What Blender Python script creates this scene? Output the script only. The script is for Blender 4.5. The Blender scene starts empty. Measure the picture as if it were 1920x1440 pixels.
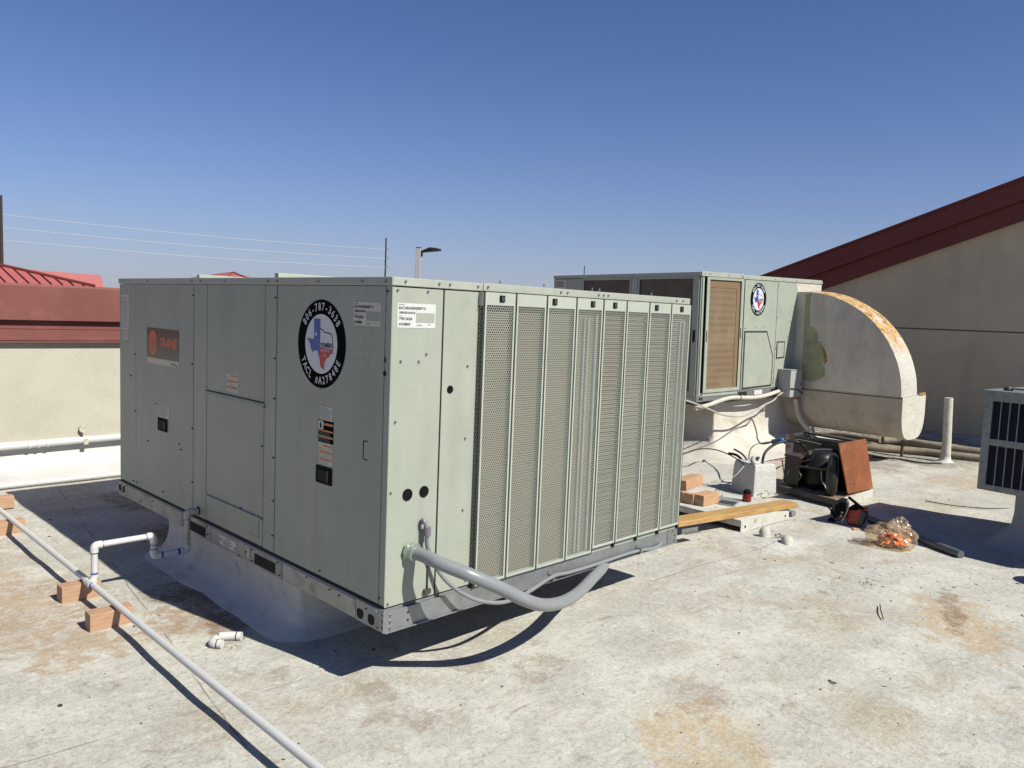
import bpy, bmesh, math, random
from mathutils import Vector, Matrix
random.seed(7)
R = math.radians
scene = bpy.context.scene
col = scene.collection

# ---------------------------------------------------------------- camera
CAM = (-1.9534, -2.6513, 1.3716); YAW, PITCH, ROLL, FPX = 0.78242, -0.0894, 0.04043, 1481.85
_f = Vector((math.cos(YAW)*math.cos(PITCH), math.sin(YAW)*math.cos(PITCH), math.sin(PITCH)))
_r = Vector((math.sin(YAW), -math.cos(YAW), 0)); _u = _r.cross(_f)
_c, _s = math.cos(ROLL), math.sin(ROLL)
CR, CU = _c*_r+_s*_u, -_s*_r+_c*_u
cd = bpy.data.cameras.new('camera'); cam = bpy.data.objects.new('camera', cd); col.objects.link(cam)
m = Matrix((CR, CU, -_f)).transposed().to_4x4(); m.translation = CAM
cam.matrix_world = m; cd.sensor_width = 36; cd.lens = FPX/1920*36; cd.clip_start = .05; cd.clip_end = 3000
scene.camera = cam
# ---------------------------------------------------------------- sky, sun, exposure
SUN = Vector((.18, -.96, 1.0)).normalized()
w = bpy.data.worlds.new('World'); scene.world = w; w.use_nodes = True
nt = w.node_tree; bg = nt.nodes['Background']
sky = nt.nodes.new('ShaderNodeTexSky'); sky.sky_type = 'NISHITA'; sky.sun_disc = False
sky.sun_elevation = math.asin(SUN.z); sky.sun_rotation = math.atan2(SUN.x, SUN.y)
sky.altitude = 1000; sky.air_density = 1.0; sky.dust_density = .6; sky.ozone_density = 6.0
# dry dusty air: the same lavender-grey band of haze all round the horizon
wt = nt.nodes.new('ShaderNodeTexCoord'); wx = nt.nodes.new('ShaderNodeSeparateXYZ'); nt.links.new(wt.outputs['Generated'], wx.inputs[0])
wa = nt.nodes.new('ShaderNodeMath'); wa.operation = 'ABSOLUTE'; nt.links.new(wx.outputs[2], wa.inputs[0])
wm = nt.nodes.new('ShaderNodeMath'); wm.operation = 'MULTIPLY'; wm.inputs[1].default_value = -10.0; nt.links.new(wa.outputs[0], wm.inputs[0])
we = nt.nodes.new('ShaderNodeMath'); we.operation = 'EXPONENT'; nt.links.new(wm.outputs[0], we.inputs[0])
wf = nt.nodes.new('ShaderNodeMath'); wf.operation = 'MULTIPLY'; wf.inputs[1].default_value = .95; nt.links.new(we.outputs[0], wf.inputs[0])
tint = nt.nodes.new('ShaderNodeMix'); tint.data_type = 'RGBA'; tint.blend_type = 'MULTIPLY'; tint.inputs[0].default_value = 1
tint.inputs[7].default_value = (.93, 1.01, 1.25, 1); nt.links.new(sky.outputs[0], tint.inputs[6])
hz_ = nt.nodes.new('ShaderNodeMix'); hz_.data_type = 'RGBA'; nt.links.new(wf.outputs[0], hz_.inputs[0])
nt.links.new(tint.outputs[2], hz_.inputs[6]); hz_.inputs[7].default_value = (5.4, 5.55, 6.6, 1)
nt.links.new(hz_.outputs[2], bg.inputs[0]); bg.inputs[1].default_value = .0515
sd = bpy.data.lights.new('sun', 'SUN'); sd.energy = 5.0; sd.angle = R(.5); sd.color = (1, .965, .845)
so = bpy.data.objects.new('sun', sd); col.objects.link(so)
so.rotation_euler = SUN.to_track_quat('Z', 'Y').to_euler(); so.location = (0, 0, 20)
vs = scene.view_settings; vs.view_transform = 'Standard'; vs.look = 'None'; vs.gamma = 1; vs.exposure = .62
try: vs.use_curve_mapping = False
except Exception: pass

# ---------------------------------------------------------------- photo rays -> world points at a known plane
def ray(px, py):
    return CR*((px-960)/FPX) - CU*((py-720)/FPX) + _f
def hit(px, py, ax, val):
    d = ray(px, py); c = Vector(CAM); return c + d*((val-c[ax])/d[ax])
ZG = -.27
def G(px, py, z=ZG): return hit(px, py, 2, z)
def HX(px, py, v=0): return hit(px, py, 0, v)
def HY(px, py, v=0): return hit(px, py, 1, v)

# ---------------------------------------------------------------- tagging and building helpers
def tag(o, label=None, cat=None, group=None, kind=None):
    for k, v in (('label', label), ('category', cat), ('group', group), ('kind', kind)):
        if v: o[k] = v
    return o
def empty(name, loc=(0, 0, 0), rz=0, **k):
    o = bpy.data.objects.new(name, None); col.objects.link(o); o.location = loc; o.rotation_euler = (0, 0, rz)
    o.empty_display_size = .1
    return tag(o, **k)
SEPARATE = {'coil_header', 'base_rail', 'lifting_hole', 'pipe_clamp', 'knockout_plug', 'fork_pocket', 'rail_hole', 'rear_panel', 'rear_rail', 'handle_slot', 'rail_pocket', 'guard_support',
    'post_slot', 'coupling', 'primer_ring', 'strap', 'slot', 'bolt_hole', 'corner_plate', 'heading', 'roof_sheet', 'roof_rib', 'casing_panel', 'drain_stub'}
class Group(list): pass
class MB:
    def __init__(s): s.v = []; s.f = []; s.mi = []; s.sm = []
    def add(s, vs, fs, mi=0, smooth=False):
        b = len(s.v); s.v += [tuple(p) for p in vs]
        for f in fs: s.f.append(tuple(b+i for i in f)); s.mi.append(mi); s.sm.append(smooth)
        return s
    def box(s, x0, x1, y0, y1, z0, z1, mi=0, M=None):
        v = [Vector((x, y, z)) for x in (x0, x1) for y in (y0, y1) for z in (z0, z1)]
        if M: v = [M @ p for p in v]
        return s.add(v, [(0, 1, 3, 2), (4, 6, 7, 5), (0, 4, 5, 1), (2, 3, 7, 6), (0, 2, 6, 4), (1, 5, 7, 3)], mi)
    def prism(s, pts, off, mi=0):
        """closed polygon pts (3D, planar) extruded by vector off"""
        n = len(pts); off = Vector(off); a = [Vector(p) for p in pts]
        return s.add(a+[p+off for p in a], [tuple(range(n)), tuple(range(2*n-1, n-1, -1))] + [(i, i+n, (i+1) % n+n, (i+1) % n) for i in range(n)], mi)
    def poly(s, pts, mi=0): return s.add(pts, [tuple(range(len(pts)))], mi)
    def tube(s, path, r, n=12, mi=0, caps=True, smooth=True):
        P = [Vector(p) for p in path]; k = len(P); rr = r if isinstance(r, (list, tuple)) else [r]*k
        V = []; prev = None
        for i in range(k):
            t = (P[min(i+1, k-1)]-P[max(i-1, 0)]).normalized()
            if prev is None:
                a = Vector((0, 0, 1)) if abs(t.z) < .9 else Vector((1, 0, 0)); u = t.cross(a).normalized()
            else:
                u = (prev - t*prev.dot(t)).normalized()
            prev = u; w_ = t.cross(u)
            V += [P[i]+(u*math.cos(2*math.pi*j/n)+w_*math.sin(2*math.pi*j/n))*rr[i] for j in range(n)]
        F = [(i*n+j, i*n+(j+1) % n, (i+1)*n+(j+1) % n, (i+1)*n+j) for i in range(k-1) for j in range(n)]
        s.add(V, F, mi, smooth)
        if caps: s.add(V[:n], [tuple(range(n-1, -1, -1))], mi); s.add(V[-n:], [tuple(range(n))], mi)
        return s
    def disc(s, c, u, v_, r, n=16, mi=0, depth=None):
        c = Vector(c); u = Vector(u).normalized(); v_ = Vector(v_).normalized()
        pts = [c+(u*math.cos(2*math.pi*j/n)+v_*math.sin(2*math.pi*j/n))*r for j in range(n)]
        if depth is None: return s.poly(pts, mi)
        return s.prism(pts, depth, mi)
    def lathe(s, prof, c=(0, 0, 0), n=20, mi=0, M=None):
        V = []
        for r, z in prof: V += [Vector((r*math.cos(2*math.pi*j/n), r*math.sin(2*math.pi*j/n), z)) for j in range(n)]
        V = [(M @ p if M else p)+Vector(c) for p in V]
        k = len(prof)
        s.add(V, [(i*n+j, i*n+(j+1) % n, (i+1)*n+(j+1) % n, (i+1)*n+j) for i in range(k-1) for j in range(n)], mi, True)
        s.add(V[:n], [tuple(range(n-1, -1, -1))], mi); s.add(V[-n:], [tuple(range(n))], mi)
        return s
    def islands(s):
        p = list(range(len(s.v)))
        def f(i):
            while p[i] != i: p[i] = p[p[i]]; i = p[i]
            return i
        for fc in s.f:
            a = f(fc[0])
            for i in fc[1:]:
                b = f(i)
                if a != b: p[b] = a
        seen = {}
        for i, v in enumerate(s.v):
            key = tuple(round(c, 5) for c in v)
            if key in seen: p[f(i)] = f(seen[key])
            else: seen[key] = i
        g = {}
        for k, fc in enumerate(s.f): g.setdefault(f(fc[0]), []).append(k)
        return list(g.values())
    def build(s, name, mat, parent=None, bevel=0, solid=0, fixn=False):
        if name in SEPARATE:
            isl = s.islands()
            if len(isl) > 1:
                out = []
                for ks in isl:
                    q = MB(); vs = sorted({i for k in ks for i in s.f[k]}); ix = {v: j for j, v in enumerate(vs)}
                    q.v = [s.v[i] for i in vs]; q.f = [tuple(ix[i] for i in s.f[k]) for k in ks]; q.mi = [s.mi[k] for k in ks]; q.sm = [s.sm[k] for k in ks]
                    out.append(q._build(name, mat, parent, bevel, solid, fixn))
                return Group(out)
        return s._build(name, mat, parent, bevel, solid, fixn)
    def _build(s, name, mat, parent=None, bevel=0, solid=0, fixn=False):
        me = bpy.data.meshes.new(name); me.from_pydata(s.v, [], s.f)
        for mm in (mat if isinstance(mat, (list, tuple)) else [mat]): me.materials.append(mm)
        me.polygons.foreach_set('material_index', s.mi); me.polygons.foreach_set('use_smooth', s.sm)
        if fixn:
            bm = bmesh.new(); bm.from_mesh(me); bmesh.ops.recalc_face_normals(bm, faces=bm.faces); bm.to_mesh(me); bm.free()
        me.update()
        o = bpy.data.objects.new(name, me); col.objects.link(o)
        if parent: o.parent = parent
        if bevel:
            b = o.modifiers.new('bevel', 'BEVEL'); b.width = bevel; b.segments = 2; b.limit_method = 'ANGLE'; b.angle_limit = R(40)
        return o
def curve(pts, n=8, closed=False):
    """Catmull-Rom through points"""
    P = [Vector(p) for p in pts]; out = []
    for i in range(len(P)-1):
        p0, p1, p2, p3 = P[max(i-1, 0)], P[i], P[i+1], P[min(i+2, len(P)-1)]
        for k in range(n):
            t = k/n
            out.append(.5*((2*p1)+(p2-p0)*t+(2*p0-5*p1+4*p2-p3)*t*t+(3*p1-p0-3*p2+p3)*t**3))
    return out+[P[-1]]
def bend(pts, rad, n=6):
    """polyline with rounded corners"""
    P = [Vector(p) for p in pts]; out = [P[0]]
    for i in range(1, len(P)-1):
        a = (P[i-1]-P[i]); b = (P[i+1]-P[i]); r_ = min(rad, a.length*.49, b.length*.49)
        A = P[i]+a.normalized()*r_; B = P[i]+b.normalized()*r_
        for k in range(n+1):
            t = k/n; out.append(A*(1-t)**2+P[i]*2*t*(1-t)+B*t*t)
    return out+[P[-1]]

# text as mesh data in a plane: origin o, right vector u, up vector v_
def text_geo(mb, s, o, u, v_, size, mi=0, align='LEFT', bold=0.0, shear=0, xs=1.0):
    cu = bpy.data.curves.new('t', 'FONT'); cu.body = s; cu.size = 1; cu.align_x = align; cu.align_y = 'CENTER'
    cu.offset = bold; cu.shear = shear; cu.resolution_u = 2
    ob = bpy.data.objects.new('t', cu); col.objects.link(ob)
    dg = bpy.context.evaluated_depsgraph_get(); dg.update()
    me = bpy.data.meshes.new_from_object(ob.evaluated_get(dg))
    u = Vector(u).normalized()*size*xs; v_ = Vector(v_).normalized()*size; o = Vector(o)
    mb.add([o+u*p.co.x+v_*p.co.y for p in me.vertices], [tuple(p.vertices) for p in me.polygons], mi)
    bpy.data.objects.remove(ob); bpy.data.curves.remove(cu); bpy.data.meshes.remove(me)

# ---------------------------------------------------------------- materials
def L(r, g=None, b=None):
    k = .64
    return (r*k, (r if g is None else g)*k, (r if b is None else b)*k, 1)
def mat(name, c, rough=.6, metal=0, noise=None, bump=None, spec=.5, dirt=None, streak=None):
    """noise=(scale, amount) tone variation; dirt=(scale, colour, low, high); bump=(scale, strength, distance); streak=(scale, colour, strength)"""
    m_ = bpy.data.materials.new(name); m_.use_nodes = True; n = m_.node_tree.nodes; l = m_.node_tree.links
    b = n['Principled BSDF']; b.inputs['Base Color'].default_value = c; b.inputs['Roughness'].default_value = rough
    b.inputs['Metallic'].default_value = metal; b.inputs['Specular IOR Level'].default_value = spec
    tc = n.new('ShaderNodeTexCoord'); out = None
    def tex(scale, detail=6, rough_=.6, vec=None):
        t = n.new('ShaderNodeTexNoise'); t.inputs['Scale'].default_value = scale; t.inputs['Detail'].default_value = detail
        t.inputs['Roughness'].default_value = rough_; l.new(vec or tc.outputs['Object'], t.inputs['Vector']); return t
    def mix(fac, a, bb, blend='MIX'):
        x = n.new('ShaderNodeMix'); x.data_type = 'RGBA'; x.blend_type = blend
        if isinstance(fac, float): x.inputs[0].default_value = fac
        else: l.new(fac, x.inputs[0])
        for i, v in ((6, a), (7, bb)):
            if isinstance(v, tuple): x.inputs[i].default_value = v
            else: l.new(v, x.inputs[i])
        return x.outputs[2]
    out = c
    if noise:
        t = tex(noise[0]); mr = n.new('ShaderNodeMapRange'); l.new(t.outputs[0], mr.inputs[0])
        mr.inputs[1].default_value = .3; mr.inputs[2].default_value = .7; mr.inputs[3].default_value = 1-noise[1]; mr.inputs[4].default_value = 1+noise[1]
        hs = n.new('ShaderNodeHueSaturation'); hs.inputs['Color'].default_value = c; l.new(mr.outputs[0], hs.inputs['Value']); out = hs.outputs[0]
    if dirt:
        t = tex(dirt[0], 8, .7); mr = n.new('ShaderNodeMapRange'); l.new(t.outputs[0], mr.inputs[0])
        mr.inputs[1].default_value = dirt[2]; mr.inputs[2].default_value = dirt[3]
        out = mix(mr.outputs[0], out, dirt[1])
    if streak:
        mp = n.new('ShaderNodeMapping'); l.new(tc.outputs['Object'], mp.inputs[0]); mp.inputs['Scale'].default_value = streak[0]
        t = tex(1, 5, .6, mp.outputs[0]); mr = n.new('ShaderNodeMapRange'); l.new(t.outputs[0], mr.inputs[0])
        mr.inputs[1].default_value = .45; mr.inputs[2].default_value = .75; mr.inputs[4].default_value = streak[2]
        out = mix(mr.outputs[0], out, streak[1])
    if not isinstance(out, tuple): l.new(out, b.inputs['Base Color'])
    if bump:
        t = tex(bump[0], 8, .65); bp = n.new('ShaderNodeBump'); bp.inputs['Strength'].default_value = bump[1]
        bp.inputs['Distance'].default_value = bump[2]; l.new(t.outputs[0], bp.inputs['Height']); l.new(bp.outputs[0], b.inputs['Normal'])
    return m_
M_sage = mat('sage_paint', L(.42, .46, .39), .5, spec=.25, noise=(2.5, .06), dirt=(3.1, L(.34, .35, .30), .52, .95), streak=((9, 9, .7), L(.36, .365, .31), .4), bump=(2.6, .3, .012))
M_sage2 = mat('sage_paint_older', L(.415, .46, .39), .5, noise=(3, .07), dirt=(5, L(.36, .36, .31), .5, .9), bump=(4, .06, .01))
M_cap = mat('roof_cap_paint', L(.45, .48, .42), .5, noise=(6, .06), dirt=(14, L(.36, .36, .31), .55, .85))
M_seam = mat('dark_seam', L(.025, .027, .025), .8)
M_black = mat('black_plastic', L(.008), .8, spec=.1)
M_blackmatte = mat('black_void', L(.006), .9)
M_galv = mat('galvanised_steel', L(.36, .38, .39), .42, .55, noise=(9, .12), dirt=(20, L(.27, .28, .28), .5, .8))
M_galvd = mat('galvanised_dull', L(.30, .31, .31), .6, .3, noise=(12, .15))
M_rail = mat('rail_dusty_paint', L(.56, .53, .45), .7, noise=(7, .12), dirt=(9, L(.30, .28, .25), .48, .7))
M_screw = mat('screw_steel', L(.5, .5, .48), .3, .8)
M_guard = mat('guard_mesh_paint', L(.50, .54, .47), .42, 0, noise=(6, .06))
M_white = mat('sticker_white', L(.72), .5, noise=(30, .04))
M_white2 = mat('sticker_worn', L(.70, .68, .60), .6, noise=(40, .12))
M_silver = mat('sticker_silver', L(.42, .43, .46), .3, .4)
M_print = mat('print_black', L(.005), .9, spec=.05)
M_grayprint = mat('print_grey', L(.25), .6)
M_tdark = mat('badge_dark', L(.055, .053, .05), .35)
M_torange = mat('badge_orange', L(.75, .13, .06), .4)
M_blue = mat('logo_blue', L(.02, .10, .42), .4)
M_red = mat('logo_red', L(.55, .02, .025), .4)
M_logow = mat('logo_white', L(.74, .75, .80), .45)
M_warn = mat('warning_orange', L(.62, .22, .05), .5)
M_yellow = mat('warning_yellow', L(.7, .5, .05), .5)
M_patch = mat('qr_blank_patch', L(.40, .43, .38), .6)
M_pvc = mat('white_pvc', L(.74, .74, .73), .3, noise=(8, .04), dirt=(25, L(.6, .57, .5), .6, .8))
M_pvcold = mat('aged_pvc', L(.62, .58, .48), .5, noise=(12, .1), dirt=(30, L(.42, .36, .27), .5, .7))
M_primer = mat('blue_primer', L(.02, .04, .32), .4)
M_gpvc = mat('grey_conduit', L(.27, .29, .31), .32, noise=(10, .05), dirt=(15, L(.35, .35, .34), .55, .8))
M_lgal = mat('light_fitting_metal', L(.5, .58, .5), .3, .5)
M_wood = mat('cut_lumber', L(.58, .36, .23), .75, noise=(5, .12), streak=((6, 60, 60), L(.36, .18, .10), .8), bump=(60, .2, .003))
M_wood2 = mat('pad_block_lumber', L(.62, .38, .22), .75, noise=(5, .12), streak=((50, 8, 50), L(.42, .22, .11), .8), bump=(60, .2, .003))
M_board = mat('yellow_pine_board', L(.58, .35, .13), .6, noise=(3, .12), streak=((1.2, 40, 40), L(.36, .17, .05), .9))
M_stucco = mat('cream_stucco', L(.60, .565, .475), .9, noise=(1.3, .06), dirt=(2.2, L(.50, .47, .38), .45, .8), bump=(40, .5, .008))
M_stucco2 = mat('tan_stucco_gable', L(.74, .63, .445), .9, noise=(.9, .08), dirt=(1.3, L(.60, .51, .36), .45, .8), streak=((.4, 2.5, .35), L(.50, .42, .31), .6), bump=(30, .5, .01))
M_maroon = mat('maroon_band', L(.22, .068, .056), .75, noise=(2, .12), dirt=(3, L(.29, .10, .085), .5, .75), bump=(25, .3, .006))
M_maroond = mat('maroon_metal', L(.19, .03, .022), .6, noise=(1, .08))
M_redroof = mat('faded_red_roof', L(.50, .13, .12), .6, noise=(.5, .08))
M_pinkroof = mat('pink_red_roof', L(.62, .20, .18), .6)
M_memb = mat('white_membrane', L(.66, .65, .63), .7, noise=(4, .07), dirt=(3, L(.52, .52, .52), .52, .8), bump=(14, .5, .012))
M_curb = mat('coated_curb', L(.84, .81, .76), .8, noise=(3, .08), dirt=(7, L(.42, .38, .35), .56, .74), streak=((3, 3, .8), L(.55, .54, .54), .6), bump=(22, 1.0, .015))
M_curb2 = mat('coated_curb_stained', L(.66, .62, .56), .8, noise=(3, .1), dirt=(3.5, L(.45, .38, .28), .52, .75), bump=(11, .7, .02))
M_duct = mat('coated_duct', L(.80, .725, .63), .85, noise=(2.5, .10), dirt=(3.2, L(.60, .53, .45), .46, .75), streak=((5, 5, .8), L(.48, .42, .37), .6), bump=(25, .5, .012))
M_ductrim = mat('coated_duct_rim', L(.68, .65, .59), .9, noise=(8, .1), dirt=(22, L(.48, .43, .36), .54, .72), bump=(45, .9, .015))
M_foam = mat('aged_orange_foam', L(.55, .30, .08), .9, noise=(15, .25), dirt=(22, L(.16, .08, .02), .5, .62), bump=(40, 1, .03))
M_green = mat('olive_bare_patch', L(.38, .385, .22), .7, noise=(5, .2), dirt=(8, L(.50, .48, .36), .48, .7))
M_sealant = mat('white_sealant', L(.62, .60, .52), .8, noise=(12, .1), bump=(40, .6, .005))
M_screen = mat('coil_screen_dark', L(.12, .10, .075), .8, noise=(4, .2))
M_rust = mat('rusty_panel', L(.30, .09, .03), .75, noise=(6, .2), dirt=(9, L(.44, .20, .08), .55, .75), bump=(40, .3, .003))
M_rustw = mat('white_panel_rusting', L(.62, .63, .62), .6, dirt=(9, L(.42, .17, .04), .5, .58))
M_padw = mat('old_white_pan', L(.66, .65, .60), .7, noise=(8, .1), dirt=(12, L(.40, .30, .2), .55, .68))
M_comp = mat('black_compressor', L(.014, .013, .012), .38, noise=(8, .3))
M_dkmetal = mat('grimy_metal', L(.09, .08, .07), .6, .3, noise=(15, .3))
M_copper = mat('dull_tube', L(.16, .13, .11), .4, .7)
M_rubber = mat('black_rubber', L(.015), .55)
M_bluep = mat('blue_wrap', L(.015, .09, .33), .45)
M_sawred = mat('red_plastic', L(.55, .018, .022), .2)
M_sawgrey = mat('dark_guard_metal', L(.045, .05, .07), .3, .5)
M_orange = mat('orange_waste', L(.75, .15, .01), .5, noise=(25, .3), dirt=(35, L(.8, .55, .3), .5, .6))
M_unit3 = mat('condenser_grey_steel', L(.34, .37, .36), .5, .3, noise=(10, .12), dirt=(25, L(.18, .19, .18), .5, .7))
M_fin3 = mat('navy_fins', L(.030, .038, .062), .6)
M_dust = mat('dusty_pipe', L(.30, .25, .19), .85, noise=(9, .2), dirt=(10, L(.16, .13, .10), .5, .7), bump=(40, .5, .005))
M_bark = mat('dark_debris', L(.07, .05, .035), .9, noise=(30, .3))
M_leaf = mat('dry_leaf', L(.16, .09, .05), .9, noise=(20, .4))
M_poledark = mat('utility_pole_wood', L(.045, .03, .028), .9)
M_polewhite = mat('lamp_pole_paint', L(.52, .52, .55), .5)
M_lamphead = mat('lamp_head_black', L(.02, .02, .02), .4)
M_lamplens = mat('lamp_lens_tan', L(.16, .14, .10), .4)
M_wire = mat('weathered_wire', L(.55, .56, .60), .5, .4)
M_yard = mat('dry_ground', L(.28, .23, .17), .95, noise=(.05, .2))
M_tan = mat('far_wall', L(.5, .42, .33), .9)
M_insul = mat('white_insulation', L(.66, .62, .55), .8, noise=(20, .1), dirt=(25, L(.42, .36, .3), .52, .65), bump=(60, .6, .005))

def coil_mat(name, c1, c2, ax, scale, dirtc):
    """condenser coil: fin tone with horizontal tube rows"""
    m_ = bpy.data.materials.new(name); m_.use_nodes = True; n = m_.node_tree.nodes; l = m_.node_tree.links
    b = n['Principled BSDF']; b.inputs['Roughness'].default_value = .7; b.inputs['Metallic'].default_value = .1
    tc = n.new('ShaderNodeTexCoord'); wv = n.new('ShaderNodeTexWave'); wv.bands_direction = 'Z'; wv.inputs['Scale'].default_value = scale
    wv.inputs['Distortion'].default_value = .6; wv.inputs['Detail'].default_value = 1; wv.inputs['Detail Scale'].default_value = .4
    l.new(tc.outputs['Object'], wv.inputs[0])
    x = n.new('ShaderNodeMix'); x.data_type = 'RGBA'; l.new(wv.outputs['Fac'], x.inputs[0]); x.inputs[6].default_value = c1; x.inputs[7].default_value = c2
    t = n.new('ShaderNodeTexNoise'); t.inputs['Scale'].default_value = 3.5; t.inputs['Detail'].default_value = 5; l.new(tc.outputs['Object'], t.inputs['Vector'])
    mr = n.new('ShaderNodeMapRange'); l.new(t.outputs[0], mr.inputs[0]); mr.inputs[1].default_value = .45; mr.inputs[2].default_value = .7
    y = n.new('ShaderNodeMix'); y.data_type = 'RGBA'; l.new(mr.outputs[0], y.inputs[0]); l.new(x.outputs[2], y.inputs[6]); y.inputs[7].default_value = dirtc
    l.new(y.outputs[2], b.inputs['Base Color'])
    return m_
M_coil = coil_mat('coil_fins', L(.21, .18, .125), L(.12, .10, .075), 2, 22, L(.20, .145, .095))
M_coil2 = coil_mat('coil_fins_bronze', L(.26, .18, .105), L(.20, .135, .08), 2, 4, L(.29, .205, .13))

# roof surface: off-white coating, grey wear, tan and brown stains, dark speckle, faint sheet seams
def roof_material():
    m_ = bpy.data.materials.new('coated_roof_surface'); m_.use_nodes = True; n = m_.node_tree.nodes; l = m_.node_tree.links
    b = n['Principled BSDF']; b.inputs['Roughness'].default_value = .85; b.inputs['Specular IOR Level'].default_value = .3
    tc = n.new('ShaderNodeTexCoord'); O = tc.outputs['Object']
    def mapping(rot=0, scale=(1, 1, 1), loc=(0, 0, 0), typ='POINT'):
        mp = n.new('ShaderNodeMapping'); mp.vector_type = typ; l.new(O, mp.inputs[0]); mp.inputs['Rotation'].default_value = (0, 0, rot)
        mp.inputs['Scale'].default_value = scale; mp.inputs['Location'].default_value = loc; return mp.outputs[0]
    def noise(scale, detail=8, rough=.6, vec=None, dist=0):
        t = n.new('ShaderNodeTexNoise'); t.inputs['Scale'].default_value = scale; t.inputs['Detail'].default_value = detail
        t.inputs['Roughness'].default_value = rough; t.inputs['Distortion'].default_value = dist; l.new(vec or O, t.inputs['Vector']); return t.outputs[0]
    def ramp(v, a, bb, lo=0, hi=1, smooth=True):
        mr = n.new('ShaderNodeMapRange'); l.new(v, mr.inputs[0]); mr.interpolation_type = 'SMOOTHSTEP' if smooth else 'LINEAR'
        for i, x in enumerate((a, bb, lo, hi)): mr.inputs[i+1].default_value = x
        return mr.outputs[0]
    def mix(f, a, bb):
        x = n.new('ShaderNodeMix'); x.data_type = 'RGBA'
        if isinstance(f, float): x.inputs[0].default_value = f
        else: l.new(f, x.inputs[0])
        for i, v in ((6, a), (7, bb)):
            if isinstance(v, tuple): x.inputs[i].default_value = v
            else: l.new(v, x.inputs[i])
        return x.outputs[2]
    def mul(a, bb, op='MULTIPLY'):
        x = n.new('ShaderNodeMath'); x.operation = op
        for i, v in ((0, a), (1, bb)):
            if isinstance(v, (int, float)): x.inputs[i].default_value = v
            else: l.new(v, x.inputs[i])
        return x.outputs[0]
    big = noise(.9, 5, .55); mid = noise(3.2, 8, .65, dist=.6); fine = noise(34, 10, .8); grit = noise(95, 8, .85)
    streakv = mapping(R(35), (2.2, 9, 1)); streak = noise(1, 8, .65, streakv, .8)
    scrv = mapping(R(-38), (16, 70, 1)); scratch = noise(1, 10, .85, scrv, .4)
    c = mix(ramp(mid, .38, .62), L(.69, .675, .61), L(.55, .535, .485))
    c = mix(ramp(big, .48, .66, 0, .6), c, L(.52, .505, .46))
    c = mix(ramp(noise(1.7, 9, .7, dist=.5), .51, .66, 0, .7), c, L(.50, .415, .30))
    c = mix(ramp(noise(4.2, 9, .75, mapping(R(35), (1, 2.2, 1)), .6), .56, .68, 0, .75), c, L(.31, .245, .18))
    c = mix(ramp(streak, .55, .72, 0, .5), c, L(.42, .35, .28))
    c = mix(ramp(noise(6.5, 9, .75, dist=.3), .59, .69, 0, .6), c, L(.33, .26, .20))
    c = mix(ramp(noise(14, 10, .85, dist=.4), .53, .68, 0, .6), c, L(.37, .345, .305))
    c = mix(ramp(noise(9, 9, .8, dist=.8), .47, .38, 0, .55), c, L(.76, .74, .69))
    # individually placed stains, and painted shade under the duct: centre, radii, angle, colour, strength, edge noise
    inner = noise(12, 8, .75, dist=.5)
    def stain(cx, cy, rx, ry, ang, colr, st, edge=.5, nsc=5):
        nonlocal c
        mp = mapping(R(ang), (rx, ry, 1), (cx, cy, 0), 'TEXTURE')
        sx = n.new('ShaderNodeSeparateXYZ'); l.new(mp, sx.inputs[0])
        cb = n.new('ShaderNodeCombineXYZ'); l.new(sx.outputs[0], cb.inputs[0]); l.new(sx.outputs[1], cb.inputs[1])
        ln = n.new('ShaderNodeVectorMath'); ln.operation = 'LENGTH'; l.new(cb.outputs[0], ln.inputs[0])
        d = mul(ln.outputs['Value'], mul(mul(noise(nsc, 8, .7), .5, 'SUBTRACT'), edge*4.2), 'ADD')
        c = mix(mul(ramp(d, 1.08, .60, 0, st), ramp(inner, .60, .44, .35, 1)), c, colr)
    BR, TN, GY = L(.17, .095, .05), L(.56, .43, .25), L(.22, .19, .17)
    stain(-.10, 1.62, .26, .36, 15, BR, .9, .42, 7); stain(-.28, 1.28, .30, .30, 10, L(.40, .25, .14), .8, .8, 9)
    stain(-.20, 1.06, .10, .30, -20, L(.21, .12, .06), .8, .5, 9)
    stain(.5, 3.9, .35, .55, 0, L(.18, .125, .08), .85, .4, 3); stain(.35, 2.8, .25, .35, 20, L(.14, .10, .07), .8, .5, 4)
    stain(.72, -1.13, .34, .27, 30, TN, .75, .5, 6); stain(1.0, -.95, .26, .12, 40, L(.34, .22, .12), .5, .6, 8)
    stain(2.95, -1.42, .50, .28, 25, L(.56, .41, .24), .8, .8, 7); stain(3.15, -1.32, .45, .07, 20, L(.24, .13, .06), .8, .7, 9)
    stain(-.95, 1.9, .34, .9, 10, L(.48, .34, .215), .8, .9, 6); stain(-1.0, 3.0, .35, .9, 0, L(.54, .40, .27), .75, .9, 7)
    stain(-.8, 1.35, .18, .14, 0, L(.52, .38, .24), .7, .8, 6)
    for x, y in ((-.02, .05), (.0, -.02), (-.26, .42), (-.1, -.15), (.6, -.3), (.78, -.25), (-.02, -.28), (.45, -.05)):
        stain(x, y, .07+random.random()*.06, .05+random.random()*.05, random.random()*90, L(.38, .31, .25), .7, .95, 12)
    stain(2.6, .05, .35, .18, 30, L(.50, .44, .38), .6, .8, 6); stain(4.6, 3.5, .5, .5, 0, TN, .7, .5, 3)
    stain(6.5, 1.4, .9, .35, 15, L(.48, .36, .24), .7, .8, 5); stain(7.07, 1.84, .16, .33, 8, L(.50, .07, .06), .9, .75, 10)
    stain(5.3, 2.5, .10, .2, 30, L(.55, .22, .17), .5, .6, 7)
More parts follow.
